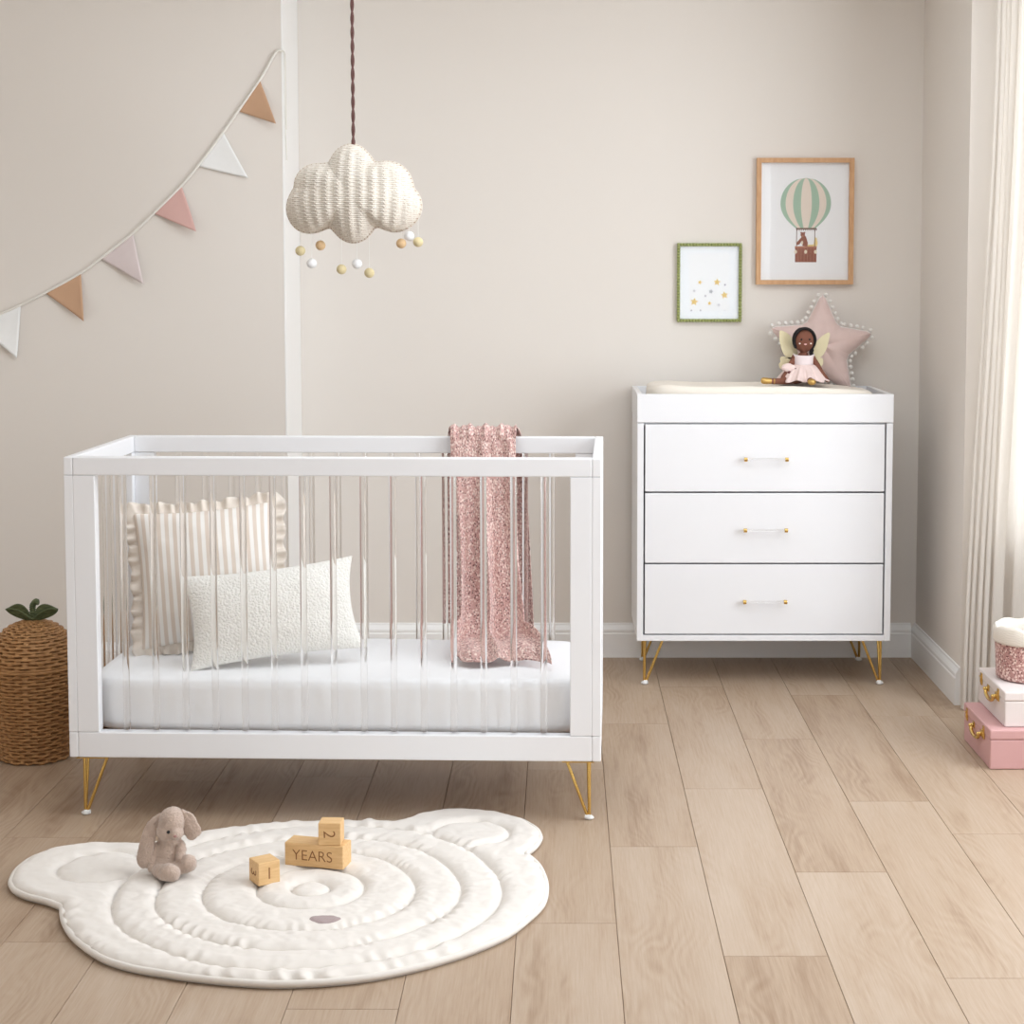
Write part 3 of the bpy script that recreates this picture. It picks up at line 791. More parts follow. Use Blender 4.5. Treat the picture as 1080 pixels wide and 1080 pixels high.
# ---------------------------------------------------------------- bunting on the chimney breast
def bunting():
    Y = BY
    p = empty('bunting_garland', 'fabric bunting with tan, white and pink pennants hanging across the left wall', 'bunting', (BX, Y, 2.17))
    def L(x, z, y=-.006): return (x-BX, y, z-2.17)
    pts = [(-.953, 2.172), (-.975, 2.166), (-1.0284, 2.0769), (-1.151, 1.9065), (-1.2372, 1.7935), (-1.3003, 1.7191), (-1.4098, 1.6122), (-1.4695, 1.5569), (-1.5823, 1.4691), (-1.6553, 1.4169), (-1.7745, 1.3516), (-1.8673, 1.3058), (-1.9401, 1.2747), (-2.03, 1.243), (-2.14, 1.21)]
    b = B(); P = spline([L(x, z) for x, z in pts], 5)
    b.tube([(q.x, q.y, q.z) for q in P], .0046, 8)
    # the cord turns the corner and its loose ends hang on the return
    e = spline([(-.006, -.004, .002), (.007, -.004, .003), (.011, .010, -.004), (.011, .022, -.02), (.010, .030, -.10), (.010, .036, -.26)], 5)
    b.tube(e, .0028, 6); b.tube(spline([(.010, .004, .002), (.0095, .014, -.10), (.009, .016, -.22), (.009, .030, -.30), (.009, .044, -.365)], 5), .0018, 6)
    cc = fabric('cream_cord', (238, 234, 226), .03, 900)
    lab(b.build('cord', cc, p), 'cream cord')
    tan, wht, pnk, lpk = [fabric(n, c, .05, 1500, .25) for n, c in (('tan_linen', (206, 166, 134)), ('white_linen', (248, 248, 246)), ('rose_linen', (222, 180, 172)), ('blush_linen', (226, 212, 210)))]
    flags = [((-1.0300, 2.0745), (-1.1026, 1.9683), (-.9697, 1.9229), tan, 'tan pennant'), ((-1.1566, 1.8968), (-1.2451, 1.7823), (-1.0732, 1.7418), wht, 'white pennant'),
             ((-1.303, 1.7136), (-1.3999, 1.6207), (-1.2487, 1.5589), pnk, 'rose pink pennant'), ((-1.4729, 1.5521), (-1.5844, 1.4655), (-1.4345, 1.3777), lpk, 'pale blush pennant'),
             ((-1.6544, 1.4157), (-1.7785, 1.3483), (-1.6407, 1.2518), tan, 'tan pennant'), ((-1.8641, 1.3063), (-2.0192, 1.2457), (-1.8794, 1.1229), wht, 'white pennant')]
    for fi, (a, b_, c, m, lb) in enumerate(flags):
        V, Fc = [], []; n = 18; A, Bv, C = [Vector((L(*q)[0], 0, L(*q)[2])) for q in (a, b_, c)]
        rows = []
        for i in range(n+1):
            row = []
            for j in range(n+1-i):
                u, v = j/n, i/n
                q = A*(1-u-v)+Bv*u+C*v; fl = v*(1-v*.2)
                y = -.007-(.010+.010*sin(4.2*(u+v*.5)+fi*2))*fl - .022*v*v*(fi % 2 == 0) - .004*v
                row.append(len(V)); V.append((q.x, y, q.z))
            rows.append(row)
        for i in range(n):
            for j in range(n-i):
                Fc.append((rows[i][j], rows[i][j+1], rows[i+1][j]))
                if j < n-i-1: Fc.append((rows[i][j+1], rows[i+1][j+1], rows[i+1][j]))
        o = mesh('pennant', V, Fc, m, p); md = o.modifiers.new('cloth', 'SOLIDIFY'); md.thickness = .0016
        lab(o, lb)
bunting()

# ---------------------------------------------------------------- cloud lamp
def lamp():
    lx, ly, top = -.6195, 5.2, 1.800
    p = empty('cloud_pendant_lamp', 'white rattan cloud-shaped pendant lamp hanging from a brown twisted cord', 'pendant lamp', (lx, ly, top))
    U = 1/7.2/1826*5.2                                                  # measured outline unit
    out = [(520, 78), (470, 88), (425, 112), (390, 148), (366, 190), (345, 222), (295, 226), (230, 230), (172, 250), (125, 290), (97, 335), (86, 405), (62, 445), (40, 490), (28, 555), (36, 615), (62, 670), (100, 712), (145, 733), (195, 742), (245, 737), (290, 722), (335, 702), (362, 706), (395, 742), (435, 782), (480, 806), (528, 815), (575, 808), (620, 784), (660, 742), (685, 704), (720, 697), (770, 716), (825, 732), (880, 727), (930, 710), (975, 680), (1012, 638), (1036, 590), (1043, 535), (1034, 485), (1010, 440), (986, 412), (976, 365), (955, 310), (920, 262), (875, 230), (825, 212), (775, 207), (725, 214), (690, 214), (668, 180), (640, 145), (605, 112), (565, 88)]
    cx, cy = 533, 460
    ang = sorted([((atan2(-(y-cy), x-cx)) % (2*pi), hypot(x-cx, y-cy)*U) for x, y in out])
    n = 720; m = 180
    def RR(a):
        a %= 2*pi
        for i in range(len(ang)):
            a0, r0 = ang[i]; a1, r1 = ang[(i+1) % len(ang)]
            if i == len(ang)-1: a1 += 2*pi; a = a+2*pi if a < a0 else a
            if a0 <= a <= a1: t = (a-a0)/(a1-a0+1e-9); return r0+(r1-r0)*t
        return ang[0][1]
    rad = [RR(2*pi*k/n) for k in range(n)]
    for _ in range(2): rad = [(rad[k-1]+rad[k]*2+rad[(k+1) % n])/4 for k in range(n)]
    zc = (78-cy)*U
    V, Fc = [], []; idx = {}
    T = .118; pz = .0054; px_ = .034
    for s in (-1, 1):
        mm = m if s == -1 else 40
        for i in range(mm+1):
            f = sin(i/mm*pi/2)
            for k in range(n):
                if s == 1 and i == mm: idx[s, i, k] = idx[-1, m, k]; continue
                a = 2*pi*k/n; r = rad[k]*f; x, z = r*cos(a), r*sin(a)
                # plump lobes: depth follows the outline's distance as well as its centre
                lobe = .5+.5*(1-f**2.0)
                d = T*(1-f**2.6)**.5*(.80+.2*lobe)
                col = x*(1+.35*(z/.13)**2*.5)/px_
                rib = .0028*cos(2*pi*col)
                row = z/pz
                ph = math.floor(col+.5)
                strand = abs(sin(pi*row)); alt = cos(pi*(math.floor(row)+math.floor(col*1.0)))
                wv = .0026*strand**.6*(.62+.38*alt*cos(pi*col)) + .0003*N.noise((x*300, z*300, 0))
                wv -= .0042*(1-sm(.1, .6, strand))*sm(.35, -.4, alt*cos(pi*col))
                edge = (1-f**10)
                d = d + (rib + wv)*edge
                idx[s, i, k] = len(V); V.append((x*(1+.002*N.noise((x*80, z*80, 1))), s*max(0, d), z+zc))
    for s in (-1, 1):
        mm = m if s == -1 else 40
        for i in range(mm):
            for k in range(n):
                q = (idx[s, i, k], idx[s, i, (k+1) % n], idx[s, i+1, (k+1) % n], idx[s, i+1, k]); Fc.append(q if s == 1 else q[::-1])
    def wick():
        mt = NT('white_rattan'); x, y, z = mt.sep(mt.coord())
        row = mt.math('DIVIDE', z, pz); fr = mt.math('ABSOLUTE', mt.math('SINE', mt.math('MULTIPLY', row, pi)))
        gap = mt.math('LESS_THAN', fr, .42)
        c2 = mt.math('DIVIDE', x, px_); st = mt.math('FLOOR', c2); rw = mt.math('FLOOR', row)
        al = mt.math('ABSOLUTE', mt.math('SUBTRACT', mt.math('FRACT', mt.math('ADD', c2, mt.math('MULTIPLY', mt.math('MODULO', rw, 2.0), .5))), .5))
        k = mt.math('MULTIPLY', gap, mt.math('GREATER_THAN', al, .30))
        k = mt.math('MULTIPLY', k, mt.math('GREATER_THAN', mt.noise(mt.coord(), 130, 2), .44))
        mt.base(mt.mix(k, mt.mix(mt.noise(mt.coord(), 90, 2), lin((224, 215, 202)), lin((237, 230, 219))), lin((168, 132, 104))), .7); return mt.m
    M_r = wick()
    mesh('lamp_shade', V, Fc, M_r, p)
    # woven border rope around the outline; tan ties paint in its dark gaps
    b = B(); q = [(rad[k]*cos(2*pi*k/n), 0, rad[k]*sin(2*pi*k/n)+zc) for k in range(0, n, 3)]
    b.tube(q, .0035, 8, closed=True)
    b.mi = 1
    for k in range(0, n, 8):
        a = 2*pi*k/n; r = rad[k]; dx, dz = cos(a), sin(a)
        b.tube([((r+.0018)*dx, -.003, (r+.0018)*dz+zc), ((r-.004)*dx, -.020, (r-.004)*dz+zc), ((r-.010)*dx, -.034, (r-.010)*dz+zc)], .0012, 5)
    b.build('rim_binding', [plain('white_cane', (232, 222, 208), .7, .15, 200), plain('gap_tan', (176, 138, 110), .7, .15, 200)], p)
    # twisted two-ply cord up to a ceiling rose
    b = B(); H = ZC-top
    for s in (0, pi):
        b.tube([(.0028*cos(s+z*H/.013), .0028*sin(s+z*H/.013), z*H+.0) for z in [i/520 for i in range(521)]], .0032, 7)
    b.tube([(0, 0, .012), (0, 0, -.03)], .006, 10)
    lab(b.build('cord', plain('brown_twisted_flex', (112, 72, 66), .6, .5, 200), p), 'brown twisted cord')
    lab(B().lathe([(.002, H-.026), (.03, H-.024), (.048, H-.01), (.05, H-.0005)], seg=32).build('ceiling_rose', M_trim, p), 'white ceiling rose')
    cols = {'tan': plain('tan_felt', (224, 190, 146), .95, .1, 500, .5, 900, .002), 'white': plain('white_felt', (244, 244, 244), .95, .05, 500, .5, 900, .002), 'beige': plain('beige_felt', (224, 208, 164), .95, .08, 500, .5, 900, .002)}
    th = plain('white_thread_line', (238, 236, 230), .8)
    for (x, z, c, up) in ((-.7794, 1.4836, 'beige', 1.545), (-.719, 1.4998, 'tan', 1.54), (-.7456, 1.4463, 'white', 1.54), (-.657, 1.4284, 'beige', 1.535), (-.6104, 1.4447, 'white', 1.525), (-.5739, 1.4179, 'beige', 1.535), (-.478, 1.5055, 'tan', 1.555), (-.4542, 1.5274, 'white', 1.56), (-.4275, 1.5096, 'beige', 1.585)):
        o = B().ell((x-lx, -.01, z-top), (.0152, .0152, .0148), seg=20, rings=14).build('pompom', cols[c], p)
        lab(o, c+' felt ball')
        B().tube([(x-lx, -.01, z-top+.013), (x-lx, -.004, up-top+.02)], .0007, 5).build('thread', th, o)
lamp()

# ---------------------------------------------------------------- woven fruit basket
def weave_mat(name, a, b):
    m = NT(name); nz = m.noise(m.mapp(m.coord(), (60, 60, 420)), 1, 3)
    m.base(m.ramp(nz, [(.3, lin(a)), (.7, lin(b))]), .6); return m.m
def lathe_weave(prof_fn, z0, z1, pitch, stakes, name, mat, parent, amp=.0062):
    rows = int((z1-z0)/pitch)*8; n = stakes*14; V, Fc = [], []
    for i in range(rows+1):
        z = z0+(z1-z0)*i/rows; r, zz = prof_fn(z); row = (z-z0)/pitch; fl = math.floor(row)
        for k in range(n):
            a = 2*pi*k/n; st = sin(pi*row-fl*pi)
            wv = cos(a*stakes/2*2/2+pi*fl)
            rr = r + amp*((.62+.38*st**.6)*(.62+.38*wv) - .5) - .013*(1-sm(.25, .8, st))*sm(.5, -.1, cos(a*stakes+pi*math.floor(row+.5))) + .0006*N.noise((cos(a)*40, sin(a)*40, z*200))
            V.append((rr*cos(a), rr*sin(a), zz + .0012*wv*sin(a*7+z*9)))
    for i in range(rows):
        for k in range(n):
            p_, q = i*n+k, i*n+(k+1) % n; Fc.append((p_, q, q+n, p_+n))
    Fc.append(tuple(range(n-1, -1, -1))); Fc.append(tuple(rows*n+k for k in range(n)))
    return mesh(name, V, Fc, mat, parent)
def basket():
    p = empty('wicker_basket', 'tall lidded brown wicker basket with green leaves on top, standing left of the crib', 'basket', (-1.545, 5.0, 0))
    wm = weave_mat('brown_seagrass', (146, 102, 60), (186, 140, 90))
    Rm = .128
    def pb(z):
        t = z/.30; return (Rm*(.80+.20*sm(0, .28, z) - .01*sm(.2, .3, z)), z)
    lathe_weave(pb, .002, .272, 0.0098, 17, 'basket_body', wm, p)
    def pl(z):
        t = min(1, max(0, (z-.276)/.146)); r = Rm*.985*sqrt(max(.002, 1-t**2.3)); return (max(r, .006), z)
    # even arc steps over the dome
    def pl2(s):
        t = (s-.276)/.19; a = t*pi/2; return (max(.006, Rm*.985*cos(a)**.85), .274+.132*sin(a)**.95)
    lathe_weave(pl2, .276, .276+.189, 0.0098, 17, 'basket_lid', wm, p)
    B().tube([(Rm*1.0*cos(2*pi*k/60), Rm*1.0*sin(2*pi*k/60), .274) for k in range(60)], .004, 8, closed=True).build('lid_band', wm, p)
    gm = weave_mat('dark_green_cord', (62, 74, 44), (98, 108, 70))
    b = B(); q = spline([(0, 0, .400), (0, 0, .430), (.001, 0, .450), (.008, 0, .460), (.016, 0, .459)], 6); b.tube(q, .0080, 10)
    for i, c in enumerate(q):
        if i % 2 == 0: b.ell(tuple(c), (.0100, .0100, .0042) if i < 17 else (.0042, .0095, .0095), seg=12, rings=6)
    lab(b.build('stem', gm, p), 'green wrapped stem')
    for s in (-1, 1):
        b = B(); n = 20; ax = Vector((.90, 0, .36)).normalized(); up = Vector((-.36, -.35, .90)).normalized()
        for i in range(n):
            t = i/(n-1); wd = .0225*sin(pi*min(1, t*.93+.04))**.75
            c = Vector((.008, -.004, .412))+ax*(.072*t)+Vector((0, 0, .010*sin(pi*t)))
            P = [c-up*wd-ax*.005, c+Vector((0, -.004, 0)), c+up*wd-ax*.005]
            b.tube([(s*v.x, v.y, v.z) for v in P], .0030, 7)
        mid = [Vector((.004, -.006, .412))+ax*(.074*k/8)+Vector((0, -.004, .010*sin(pi*k/8))) for k in range(9)]
        b.tube([(s*v.x, v.y, v.z) for v in mid], .0034, 7)
        lab(b.build('leaf', gm, p), 'dark green woven leaf')
basket()

# ---------------------------------------------------------------- curtain
def curtain():
    n, m = 360, 40; V, Fc, U = [], [], []
    KN = [0, .016, .034, .052, .072, .118, .195, .28, .37, .46, .56]
    def M_c():
        mt = NT('pale_linen_curtain'); co = mt.coord(); x, y, z = mt.sep(co)
        d = mt.n('ShaderNodeBsdfDiffuse'); t = mt.n('ShaderNodeBsdfTranslucent'); mx = mt.n('ShaderNodeMixShader'); mx.inputs[0].default_value = .42
        col = mt.mix(mt.noise(mt.mapp(co, (500, 500, 40)), 1, 2), lin((226, 219, 210)), lin((234, 228, 220)))
        mt.l(col, d.inputs[0]); mt.l(col, t.inputs[0]); mt.l(d.outputs[0], mx.inputs[1]); mt.l(t.outputs[0], mx.inputs[2]); mt.l(mx.outputs[0], mt.out.inputs[0]); return mt.m
    for j in range(m+1):
        t = j/m; z = .006+2.5*t
        for i in range(n+1):
            u = i/n
            # tight pleats at the wall end, broad folds towards the window
            q = u*(len(KN)-1); k = min(len(KN)-2, int(q)); f_ = q-k
            xr = KN[k]+(KN[k+1]-KN[k])*f_; wd = (KN[k+1]-KN[k])
            sq = 1.0-.10*(1-t)*0
            xa = 1.298+.064*sm(0, 1, z/2.3)**.9
            x = xa + xr*(1.86-xa)/.56
            base = 5.525-(x-1.31)*.419
            pf = (1-cos(2*pi*f_))/2
            am = min(.055, .30*wd+.006)
            y = base - am*pf**.8 + .5*am + .0035*N.noise((u*12, t*3, 5)) + .004*sin(z*2.2+k*1.7)
            x += .012*sin(4*pi*f_)*min(1, wd/.05)
            V.append((x, y, z)); U.append((u, z))
    for j in range(m):
        for i in range(n):
            a = j*(n+1)+i; Fc.append((a, a+1, a+n+2, a+n+1))
    o = mesh('curtain', V, Fc, M_c(), uvs=U)
    tag(o, 'pale linen curtain hanging to the floor at the right-hand window', 'curtain')
curtain()

# ---------------------------------------------------------------- storage cases and fabric basket
def case(name, label, x, y, z, w, l, hb, hl, mat):
    """w runs along +x, l along +y; lid over body, fittings on the -x face"""
    p = empty(name, label, 'storage case', (x, y, z), group='storage cases stacked by the curtain')
    B().box(0, w, 0, l, 0, hb, .004).build('case_body', mat, p)
    B().box(-.0018, w+.0018, -.0018, l+.0018, hb+.0004, hb+hl, .004).build('case_lid', mat, p)
    for f in (.30, .86):
        yy = l*f if f > .5 else l*.22
        c = B().box(-.0045, -.0006, yy-.0085, yy+.0085, hb-.016, hb+hl*.75, .001).box(-.0065, -.004, yy-.005, yy+.005, hb-.008, hb+.008, .001).tube([(-.006, yy-.006, hb+.010), (-.006, yy+.006, hb+.010)], .0025, 8)
        lab(c.build('clasp', M_gold, p), 'gold clasp')
    c = B(); ya, yb = l*.30, l*.60; zz = hb-.006
    c.tube(spline([(-.004, ya, zz), (-.009, ya, zz-.003), (-.011, ya+.010, zz-.015), (-.0115, (ya+yb)/2, zz-.021), (-.011, yb-.010, zz-.015), (-.009, yb, zz-.003), (-.004, yb, zz)], 5), .0055, 12)
    for q in (ya, yb): c.box(-.004, -.0002, q-.009, q+.009, zz-.010, zz+.010, .001).ell((-.012, q, zz-.002), (.006, .006, .006), seg=12, rings=8)
    lab(c.build('handle', M_gold, p), 'gold carrying handle')
    return p
M_pinkcase = plain('dusty_pink_board', (208, 162, 160), .55, .04, 30, .1, 400)
M_palecase = plain('pale_grey_pink_board', (226, 216, 212), .55, .03, 30, .1, 400)
case('storage_case', 'dusty pink lidded case with gold handle, on the floor by the curtain', 1.2265, 4.862, 0.0005, .40, .322, .0865, .029, M_pinkcase)
case('storage_case', 'pale grey-pink lidded case with gold handle, stacked on the dusty pink case', 1.2725, 4.887, .117, .34, .312, .0755, .027, M_palecase)
def fabric_basket():
    p = empty('fabric_basket', 'round pink floral fabric basket with cream cuff standing on the pale case', 'basket', (1.385, 5.062, .2205))
    mf = floral('rose_floral_cotton', (190, 142, 136), [((234, 208, 198), 1, .42, 0), ((112, 62, 60), 1.05, .30, 3.3), ((226, 196, 186), 1.3, .2, 7.1)], 120, 'Object')
    r0, r1 = .093, .098
    prof = [(r0*.9, 0), (r0, .006)] + [(r0+(r1-r0)*k/8, .006+.124*k/8) for k in range(1, 9)] + [(r1-.006, .13), (r1-.008, .01)]
    V, Fc = [], []; n = 72
    for r, z in prof:
        for k in range(n):
            a = 2*pi*k/n; rr = r*(1+.02*N.noise((cos(a)*2, sin(a)*2, z*9))); V.append((rr*cos(a), rr*sin(a), z))
    for i in range(len(prof)-1):
        for k in range(n): a, b = i*n+k, i*n+(k+1) % n; Fc.append((a, b, b+n, a+n))
    Fc.append(tuple(range(n-1, -1, -1))); Fc.append(tuple((len(prof)-1)*n+k for k in range(n)))
    mesh('basket_body', V, Fc, mf, p)
    prof = [(r1+.001, .114), (r1+.004, .110), (r1+.006, .116), (r1+.005, .135), (r1+.004, .152), (r1+.000, .160), (r1-.005, .157), (r1-.009, .140), (r1-.010, .06)]
    V, Fc = [], []
    for r, z in prof:
        for k in range(n):
            a = 2*pi*k/n; t = sm(.13, .18, z); rr = r*(1+.03*t*N.noise((cos(a)*3, sin(a)*3, 4))); V.append((rr*cos(a), rr*sin(a), z+.012*t*N.noise((cos(a)*2.5, sin(a)*2.5, 9))))
    for i in range(len(prof)-1):
        for k in range(n): a, b = i*n+k, i*n+(k+1) % n; Fc.append((a, b, b+n, a+n))
    lab(mesh('cuff', V, Fc, fabric('cream_canvas', (236, 228, 216), .05, 900, .3), p), 'folded cream cuff')
fabric_basket()

# ---------------------------------------------------------------- quilted bear rug
RX, RY = -.572, 3.845
RUG = [(-1.2729, 3.9073), (-1.2852, 3.9851), (-1.2778, 4.0622), (-1.2504, 4.119), (-1.1961, 4.1539), (-1.1325, 4.1600), (-1.0649, 4.1580), (-1.0100, 4.1720), (-0.9551, 4.2153), (-0.9051, 4.2457), (-0.8337, 4.2868), (-0.7587, 4.3161), (-0.6276, 4.3373), (-0.4933, 4.3415), (-0.4077, 4.3348), (-0.3618, 4.3845), (-0.3103, 4.4283), (-0.2696, 4.4372), (-0.214, 4.4283), (-0.1585, 4.4051), (-0.1025, 4.3629), (-0.0608, 4.2868), (-0.052, 4.2254), (-0.0654, 4.1578), (-0.0890, 4.1075), (-0.0572, 4.0325), (-0.04, 3.9423), (-0.0356, 3.856), (-0.0419, 3.7733), (-0.0753, 3.6785), (-0.1195, 3.5882), (-0.1767, 3.5203), (-0.2446, 3.4588), (-0.3055, 3.4149), (-0.3858, 3.3724), (-0.4876, 3.3466), (-0.5924, 3.3416), (-0.6462, 3.3503), (-0.7145, 3.3652), (-0.8027, 3.3934), (-0.873, 3.4199), (-0.9365, 3.4605), (-0.9989, 3.5303), (-1.0568, 3.6178), (-1.0885, 3.6895), (-1.1085, 3.7568), (-1.1577, 3.7959), (-1.2084, 3.8225), (-1.2476, 3.8576)]
RANG = sorted((atan2(y-RY, x-RX) % (2*pi), hypot(x-RX, y-RY)) for x, y in RUG)
def rug_r(a):
    a %= 2*pi
    for i in range(len(RANG)):
        a0, r0 = RANG[i]; a1, r1 = RANG[(i+1) % len(RANG)]
        if i == len(RANG)-1:
            a1 += 2*pi
            if a < a0: a += 2*pi
        if a0 <= a <= a1: return r0+(r1-r0)*(a-a0)/(a1-a0+1e-9)
    return RANG[0][1]
EARS = [(-1.085, 3.985, .10), (-.225, 4.235, .095)]
def rug_h(x, y, edge=1.0):
    """quilt height above the floor: puffed channels between stitched rings"""
    dx, dy = x-RX, y-RY; r = hypot(dx, dy); a = atan2(dy, dx)
    rw = r*(1+.02*sin(2*a+1))+.010*N.noise((dx*4, dy*4, 2))
    rings = [.045, .125, .245, .35, .445]
    d = min(abs(rw-q) for q in rings)
    if rw > .445:
        for (ex, ey, er) in EARS: d = min(d, abs(hypot(x-ex, y-ey)-er))
    d = min(d, edge)
    h = .011+.017*(min(1, d/.034)*(2-min(1, d/.034)))**.5
    # puckers running across the stitching
    pk = .0042*sin(a*58+9*N.noise((dx*6, dy*6, 0)))*N.noise((dx*7, dy*7, 5))*sm(.04, .0, d)*2
    h += pk*sm(.13, .26, r) + .0026*N.noise((dx*24, dy*24, 1)) + .0012*N.noise((dx*60, dy*60, 3))
    return h
def rug():
    p = empty('bear_rug', 'cream quilted bear-face play rug lying on the wooden floor', 'rug', (RX, RY, 0))
    n = 640; m = 210; V, Fc = [], []
    rr = [rug_r(2*pi*k/n) for k in range(n)]
    for _ in range(4): rr = [(rr[k-1]+2*rr[k]+rr[(k+1) % n])/4 for k in range(n)]
    V.append((0, 0, rug_h(RX, RY)))
    for i in range(1, m+1):
        f = i/m
        for k in range(n):
            a = 2*pi*k/n; r = rr[k]*f; x, y = r*cos(a), r*sin(a)
            V.append((x, y, rug_h(RX+x, RY+y, (1-f)*rr[k]+.001)))
    b0 = len(V)
    for k in range(n): a = 2*pi*k/n; V.append((rr[k]*cos(a), rr[k]*sin(a), .001))
    for k in range(n): Fc.append((0, 1+k, 1+(k+1) % n))
    for i in range(m):
        o1 = 1+i*n if i < m-1 else 1+(m-1)*n; o2 = 1+(i+1)*n if i < m-1 else b0
        for k in range(n): Fc.append((o1+k, o2+k, o2+(k+1) % n, o1+(k+1) % n))
    Fc.append(tuple(b0+k for k in range(n-1, -1, -1)))
    mesh('quilted_top', V, Fc, fabric('cream_quilt_cotton', (229, 222, 214), .03, 1300, .15), p)
    b = B(); b.tube([(rr[k]*cos(2*pi*k/n), rr[k]*sin(2*pi*k/n), .0115) for k in range(0, n, 2)], .0075, 8, closed=True)
    lab(b.build('piped_edge', fabric('cream_piping', (228, 221, 213), .03, 1300, .15), p), 'piped rug edge')
    # nose patch
    V, Fc = [], []; q = 40; cx, cy = -.5096-RX, 3.642-RY
    V.append((cx, cy, rug_h(cx+RX, cy+RY)+.0015))
    for i in range(1, 7):
        for k in range(q):
            a = 2*pi*k/q; rx = .034*i/6*(1-.25*max(0, -sin(a))); x, y = cx+rx*cos(a), cy+.021*i/6*sin(a)
            V.append((x, y, rug_h(RX+x, RY+y)+.0016-.0015*(i == 6)))
    for k in range(q): Fc.append((0, 1+k, 1+(k+1) % q))
    for i in range(5):
        for k in range(q): a, b_ = 1+i*q+k, 1+i*q+(k+1) % q; Fc.append((a, a+q, b_+q, b_))
    lab(mesh('nose_patch', V, Fc, fabric('mauve_felt', (168, 150, 148), .06, 900), p), 'mauve nose patch')
rug()

# ---------------------------------------------------------------- toy blocks
M_beech = wood('beech_wood', (214, 172, 118), (228, 190, 138), (8, 60, 60), .55)
M_burn = plain('engraved_brown', (140, 92, 54), .8, .1)
def glyph(txt, size, M, parent, rotate=0, ext=.0004):
    c = bpy.data.curves.new('lettering', 'FONT'); c.body = txt; c.size = size; c.extrude = ext; c.align_x = 'CENTER'; c.align_y = 'CENTER'; c.offset = -size*.012
    t = bpy.data.objects.new('lettering', c); COL.objects.link(t)
    dg = bpy.context.evaluated_depsgraph_get(); dg.update()
    me = bpy.data.meshes.new_from_object(t.evaluated_get(dg)); bpy.data.objects.remove(t)
    xs = [v.co.x for v in me.vertices]; ys = [v.co.y for v in me.vertices]
    me.transform(Matrix.Translation((-(min(xs)+max(xs))/2, -(min(ys)+max(ys))/2, 0)))
    me.transform(M @ Matrix.Rotation(rotate, 4, 'Z')); me.materials.clear(); me.materials.append(M_burn); me.name = 'lettering'
    return lab(link(bpy.data.objects.new('lettering', me), parent), 'engraved lettering')
FRONT = Matrix(((1, 0, 0, 0), (0, 0, -1, 0), (0, 1, 0, 0), (0, 0, 0, 1)))       # text facing -y
LEFT = Matrix(((0, 0, -1, 0), (-1, 0, 0, 0), (0, 1, 0, 0), (0, 0, 0, 1)))        # text facing -x
def block(label, loc, rz, sx, sy, sz, marks):
    p = empty('toy_block', label, 'toy block', loc, (0, 0, rz), 'wooden toy blocks on the rug')
    B().box(-sx/2, sx/2, -sy/2, sy/2, 0, sz, .002, 3).build('block_body', M_beech, p)
    for txt, size, M, rot in marks: glyph(txt, size, M, p, rot)
    return p
def rest(x, y, r):
    return max(rug_h(x+r*u, y+r*v) for u in (-1, 0, 1) for v in (-1, 0, 1))-.002
s = .053
block('small wooden number block on the rug with a sideways 3, left of the long block', (-.6805, 3.878, rest(-.6805, 3.878, .02)), R(45-11), s, s, s,
      [('3', .040, Matrix.Translation((-s/2-.0001, 0, s/2)) @ LEFT, R(-90)), ('1', .040, Matrix.Translation((0, -s/2-.0001, s/2)) @ FRONT, 0)])
lx, lyy = -.574, 3.996; zl = rest(lx, lyy, .05)
block('long wooden block engraved YEARS lying on the rug', (lx, lyy, zl), R(-14), .146, .055, .055, [('YEARS', .036, Matrix.Translation((-.004, -.0276, .0275)) @ FRONT, 0)])
block('small wooden number block with a sideways 2 standing on the long block', (-.541, 3.985, zl+.0553), R(-3), s, s*.9, s, [('2', .040, Matrix.Translation((0, -s*.45-.0001, s/2)) @ FRONT, R(-90))])

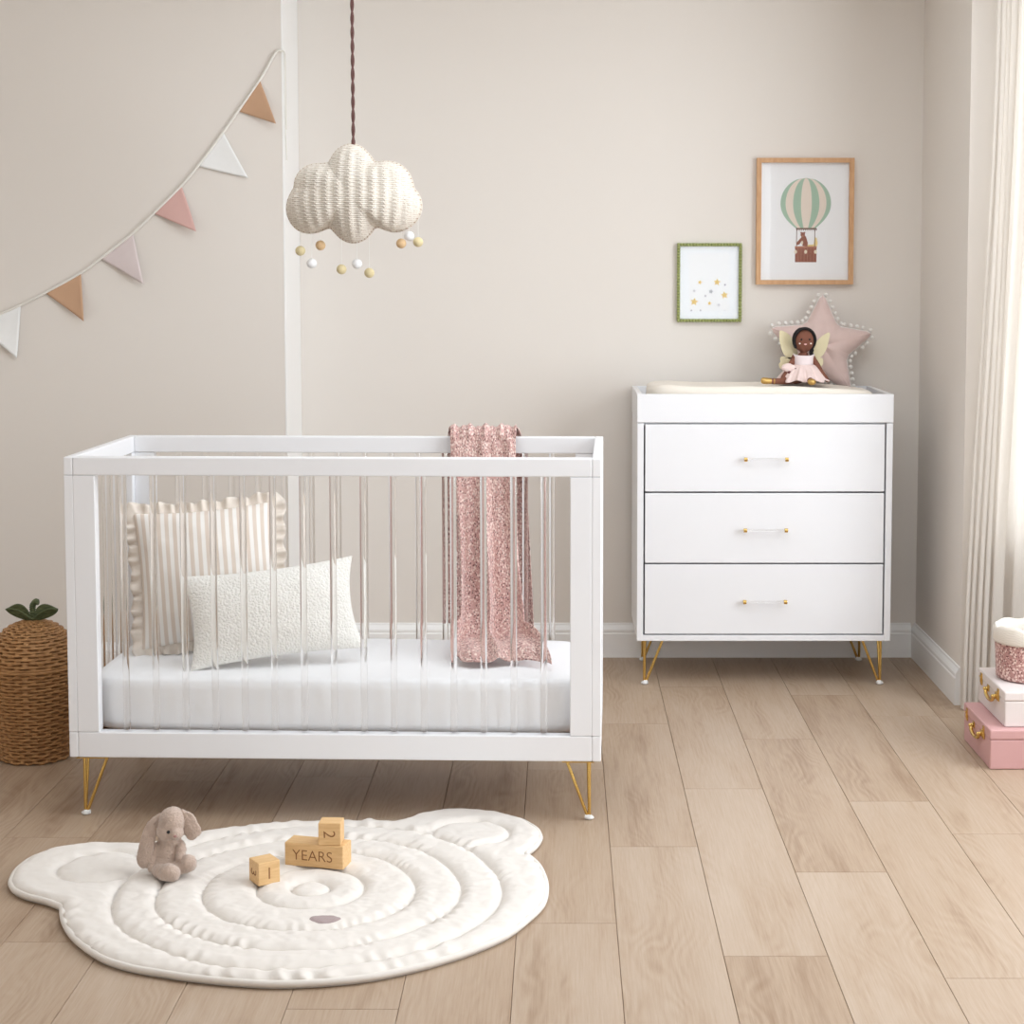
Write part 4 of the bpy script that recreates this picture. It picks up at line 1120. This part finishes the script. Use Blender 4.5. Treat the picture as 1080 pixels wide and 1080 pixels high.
# ---------------------------------------------------------------- plush bunny
def bunny():
    bx, by = -.915, 3.925
    p = empty('plush_bunny', 'floppy-eared beige plush bunny sitting on the rug', 'plush toy', (bx, by, rest(bx, by, .03)+.001))
    p.scale = (.95, .95, .95)
    S = .198e-3
    def w(x, y, z): return ((x-450)*S, y*S, (985-z)*S)
    pl = NT('beige_plush'); nz = pl.noise(pl.coord(), 380, 4, .7)
    pl.base(pl.mix(pl.noise(pl.coord(), 60, 3), lin((192, 165, 147)), lin((222, 199, 183))), .95); pl.b.inputs['Sheen Weight'].default_value = .6; pl.bump(nz, .8, .004); pl = pl.m
    b = B()
    b.ell(w(455, 60, 760), (.037, .035, .047), (R(-8), 0, 0)); b.ell(w(455, 40, 850), (.041, .040, .030))
    b.ell(w(520, 10, 345), (.034, .034, .039), (0, R(10), 0)); b.ell(w(590, -95, 440), (.0185, .021, .0165)); b.ell(w(470, -40, 440), (.026, .026, .022))
    b.ell(w(500, 30, 560), (.024, .024, .02))
    b.tube(spline([w(345, 20, 620), w(305, -10, 720), w(295, -50, 830), w(300, -90, 930)], 4), [.013]*4+[.0135]*4+[.014]*4+[.010], 12)
    b.tube(spline([w(590, 20, 600), w(635, -20, 640), w(640, -80, 720), w(640, -110, 790)], 4), [.012]*4+[.012]*4+[.012]*4+[.009], 12)
    # hind legs and big feet
    b.ell(w(430, -90, 900), (.028, .034, .02)); b.ell(w(545, -260, 880), (.026, .019, .023), (R(20), R(25), 0)); b.ell(w(500, -190, 925), (.026, .03, .0125))
    b.ell(w(620, -60, 870), (.026, .032, .018)); b.ell(w(755, -140, 800), (.0185, .0175, .0215), (R(10), R(-15), 0)); b.ell(w(690, -90, 850), (.022, .024, .018))
    b.ell(w(430, 220, 890), (.015, .015, .015))
    fz = lambda c, n: c + n*(.0019*N.noise(c*380)+.0016*N.noise(c*760))
    fuse(b, 'body', pl, p, .0022, 5, .5, fz)
    def ear(pts, ws, th, name='ear'):
        q = B(); P = spline(pts, 5); k = len(P)
        V = []
        for i, c in enumerate(P):
            t = i/(k-1); wd = ws[0]*(1-t)+ws[1]*t; wd *= (.45+.55*sm(0, .35, t))*sqrt(max(.04, 1-max(0, (t-.75)/.25)**2.2))
            a, b2 = P[max(0, i-1)], P[min(k-1, i+1)]; tg = (b2-a).normalized(); sd = Vector((0, -1, 0)).cross(tg).normalized()
            for s_ in (-1, -.5, 0, .5, 1): q.ell(tuple(c+sd*wd*s_*.72+Vector((0, abs(s_)*.003, 0))), (wd*.42, th, wd*.42), seg=10, rings=8)
        fuse(q, name, pl, p, .002, 5, .5, fz)
    ear([w(385, 0, 250), w(310, -40, 330), w(250, -70, 480), w(215, -80, 640), w(192, -80, 780), w(212, -70, 885)], (.0125, .0195), .005)
    ear([w(620, 20, 225), w(690, -10, 290), w(745, -30, 380), w(790, -40, 460), w(825, -40, 510)], (.020, .018), .0055)
    lab(B().ell(w(512, -160, 408), (.0042, .0038, .0040), seg=14, rings=10).build('eye', plain('black_glossy_bead', (14, 12, 12), .15), p), 'black bead eye')
    lab(B().ell(w(602, -196, 448), (.0042, .0030, .0030), seg=14, rings=10).build('nose', plain('dusty_pink_nose', (176, 130, 122), .6), p), 'dusty pink nose')
bunny()
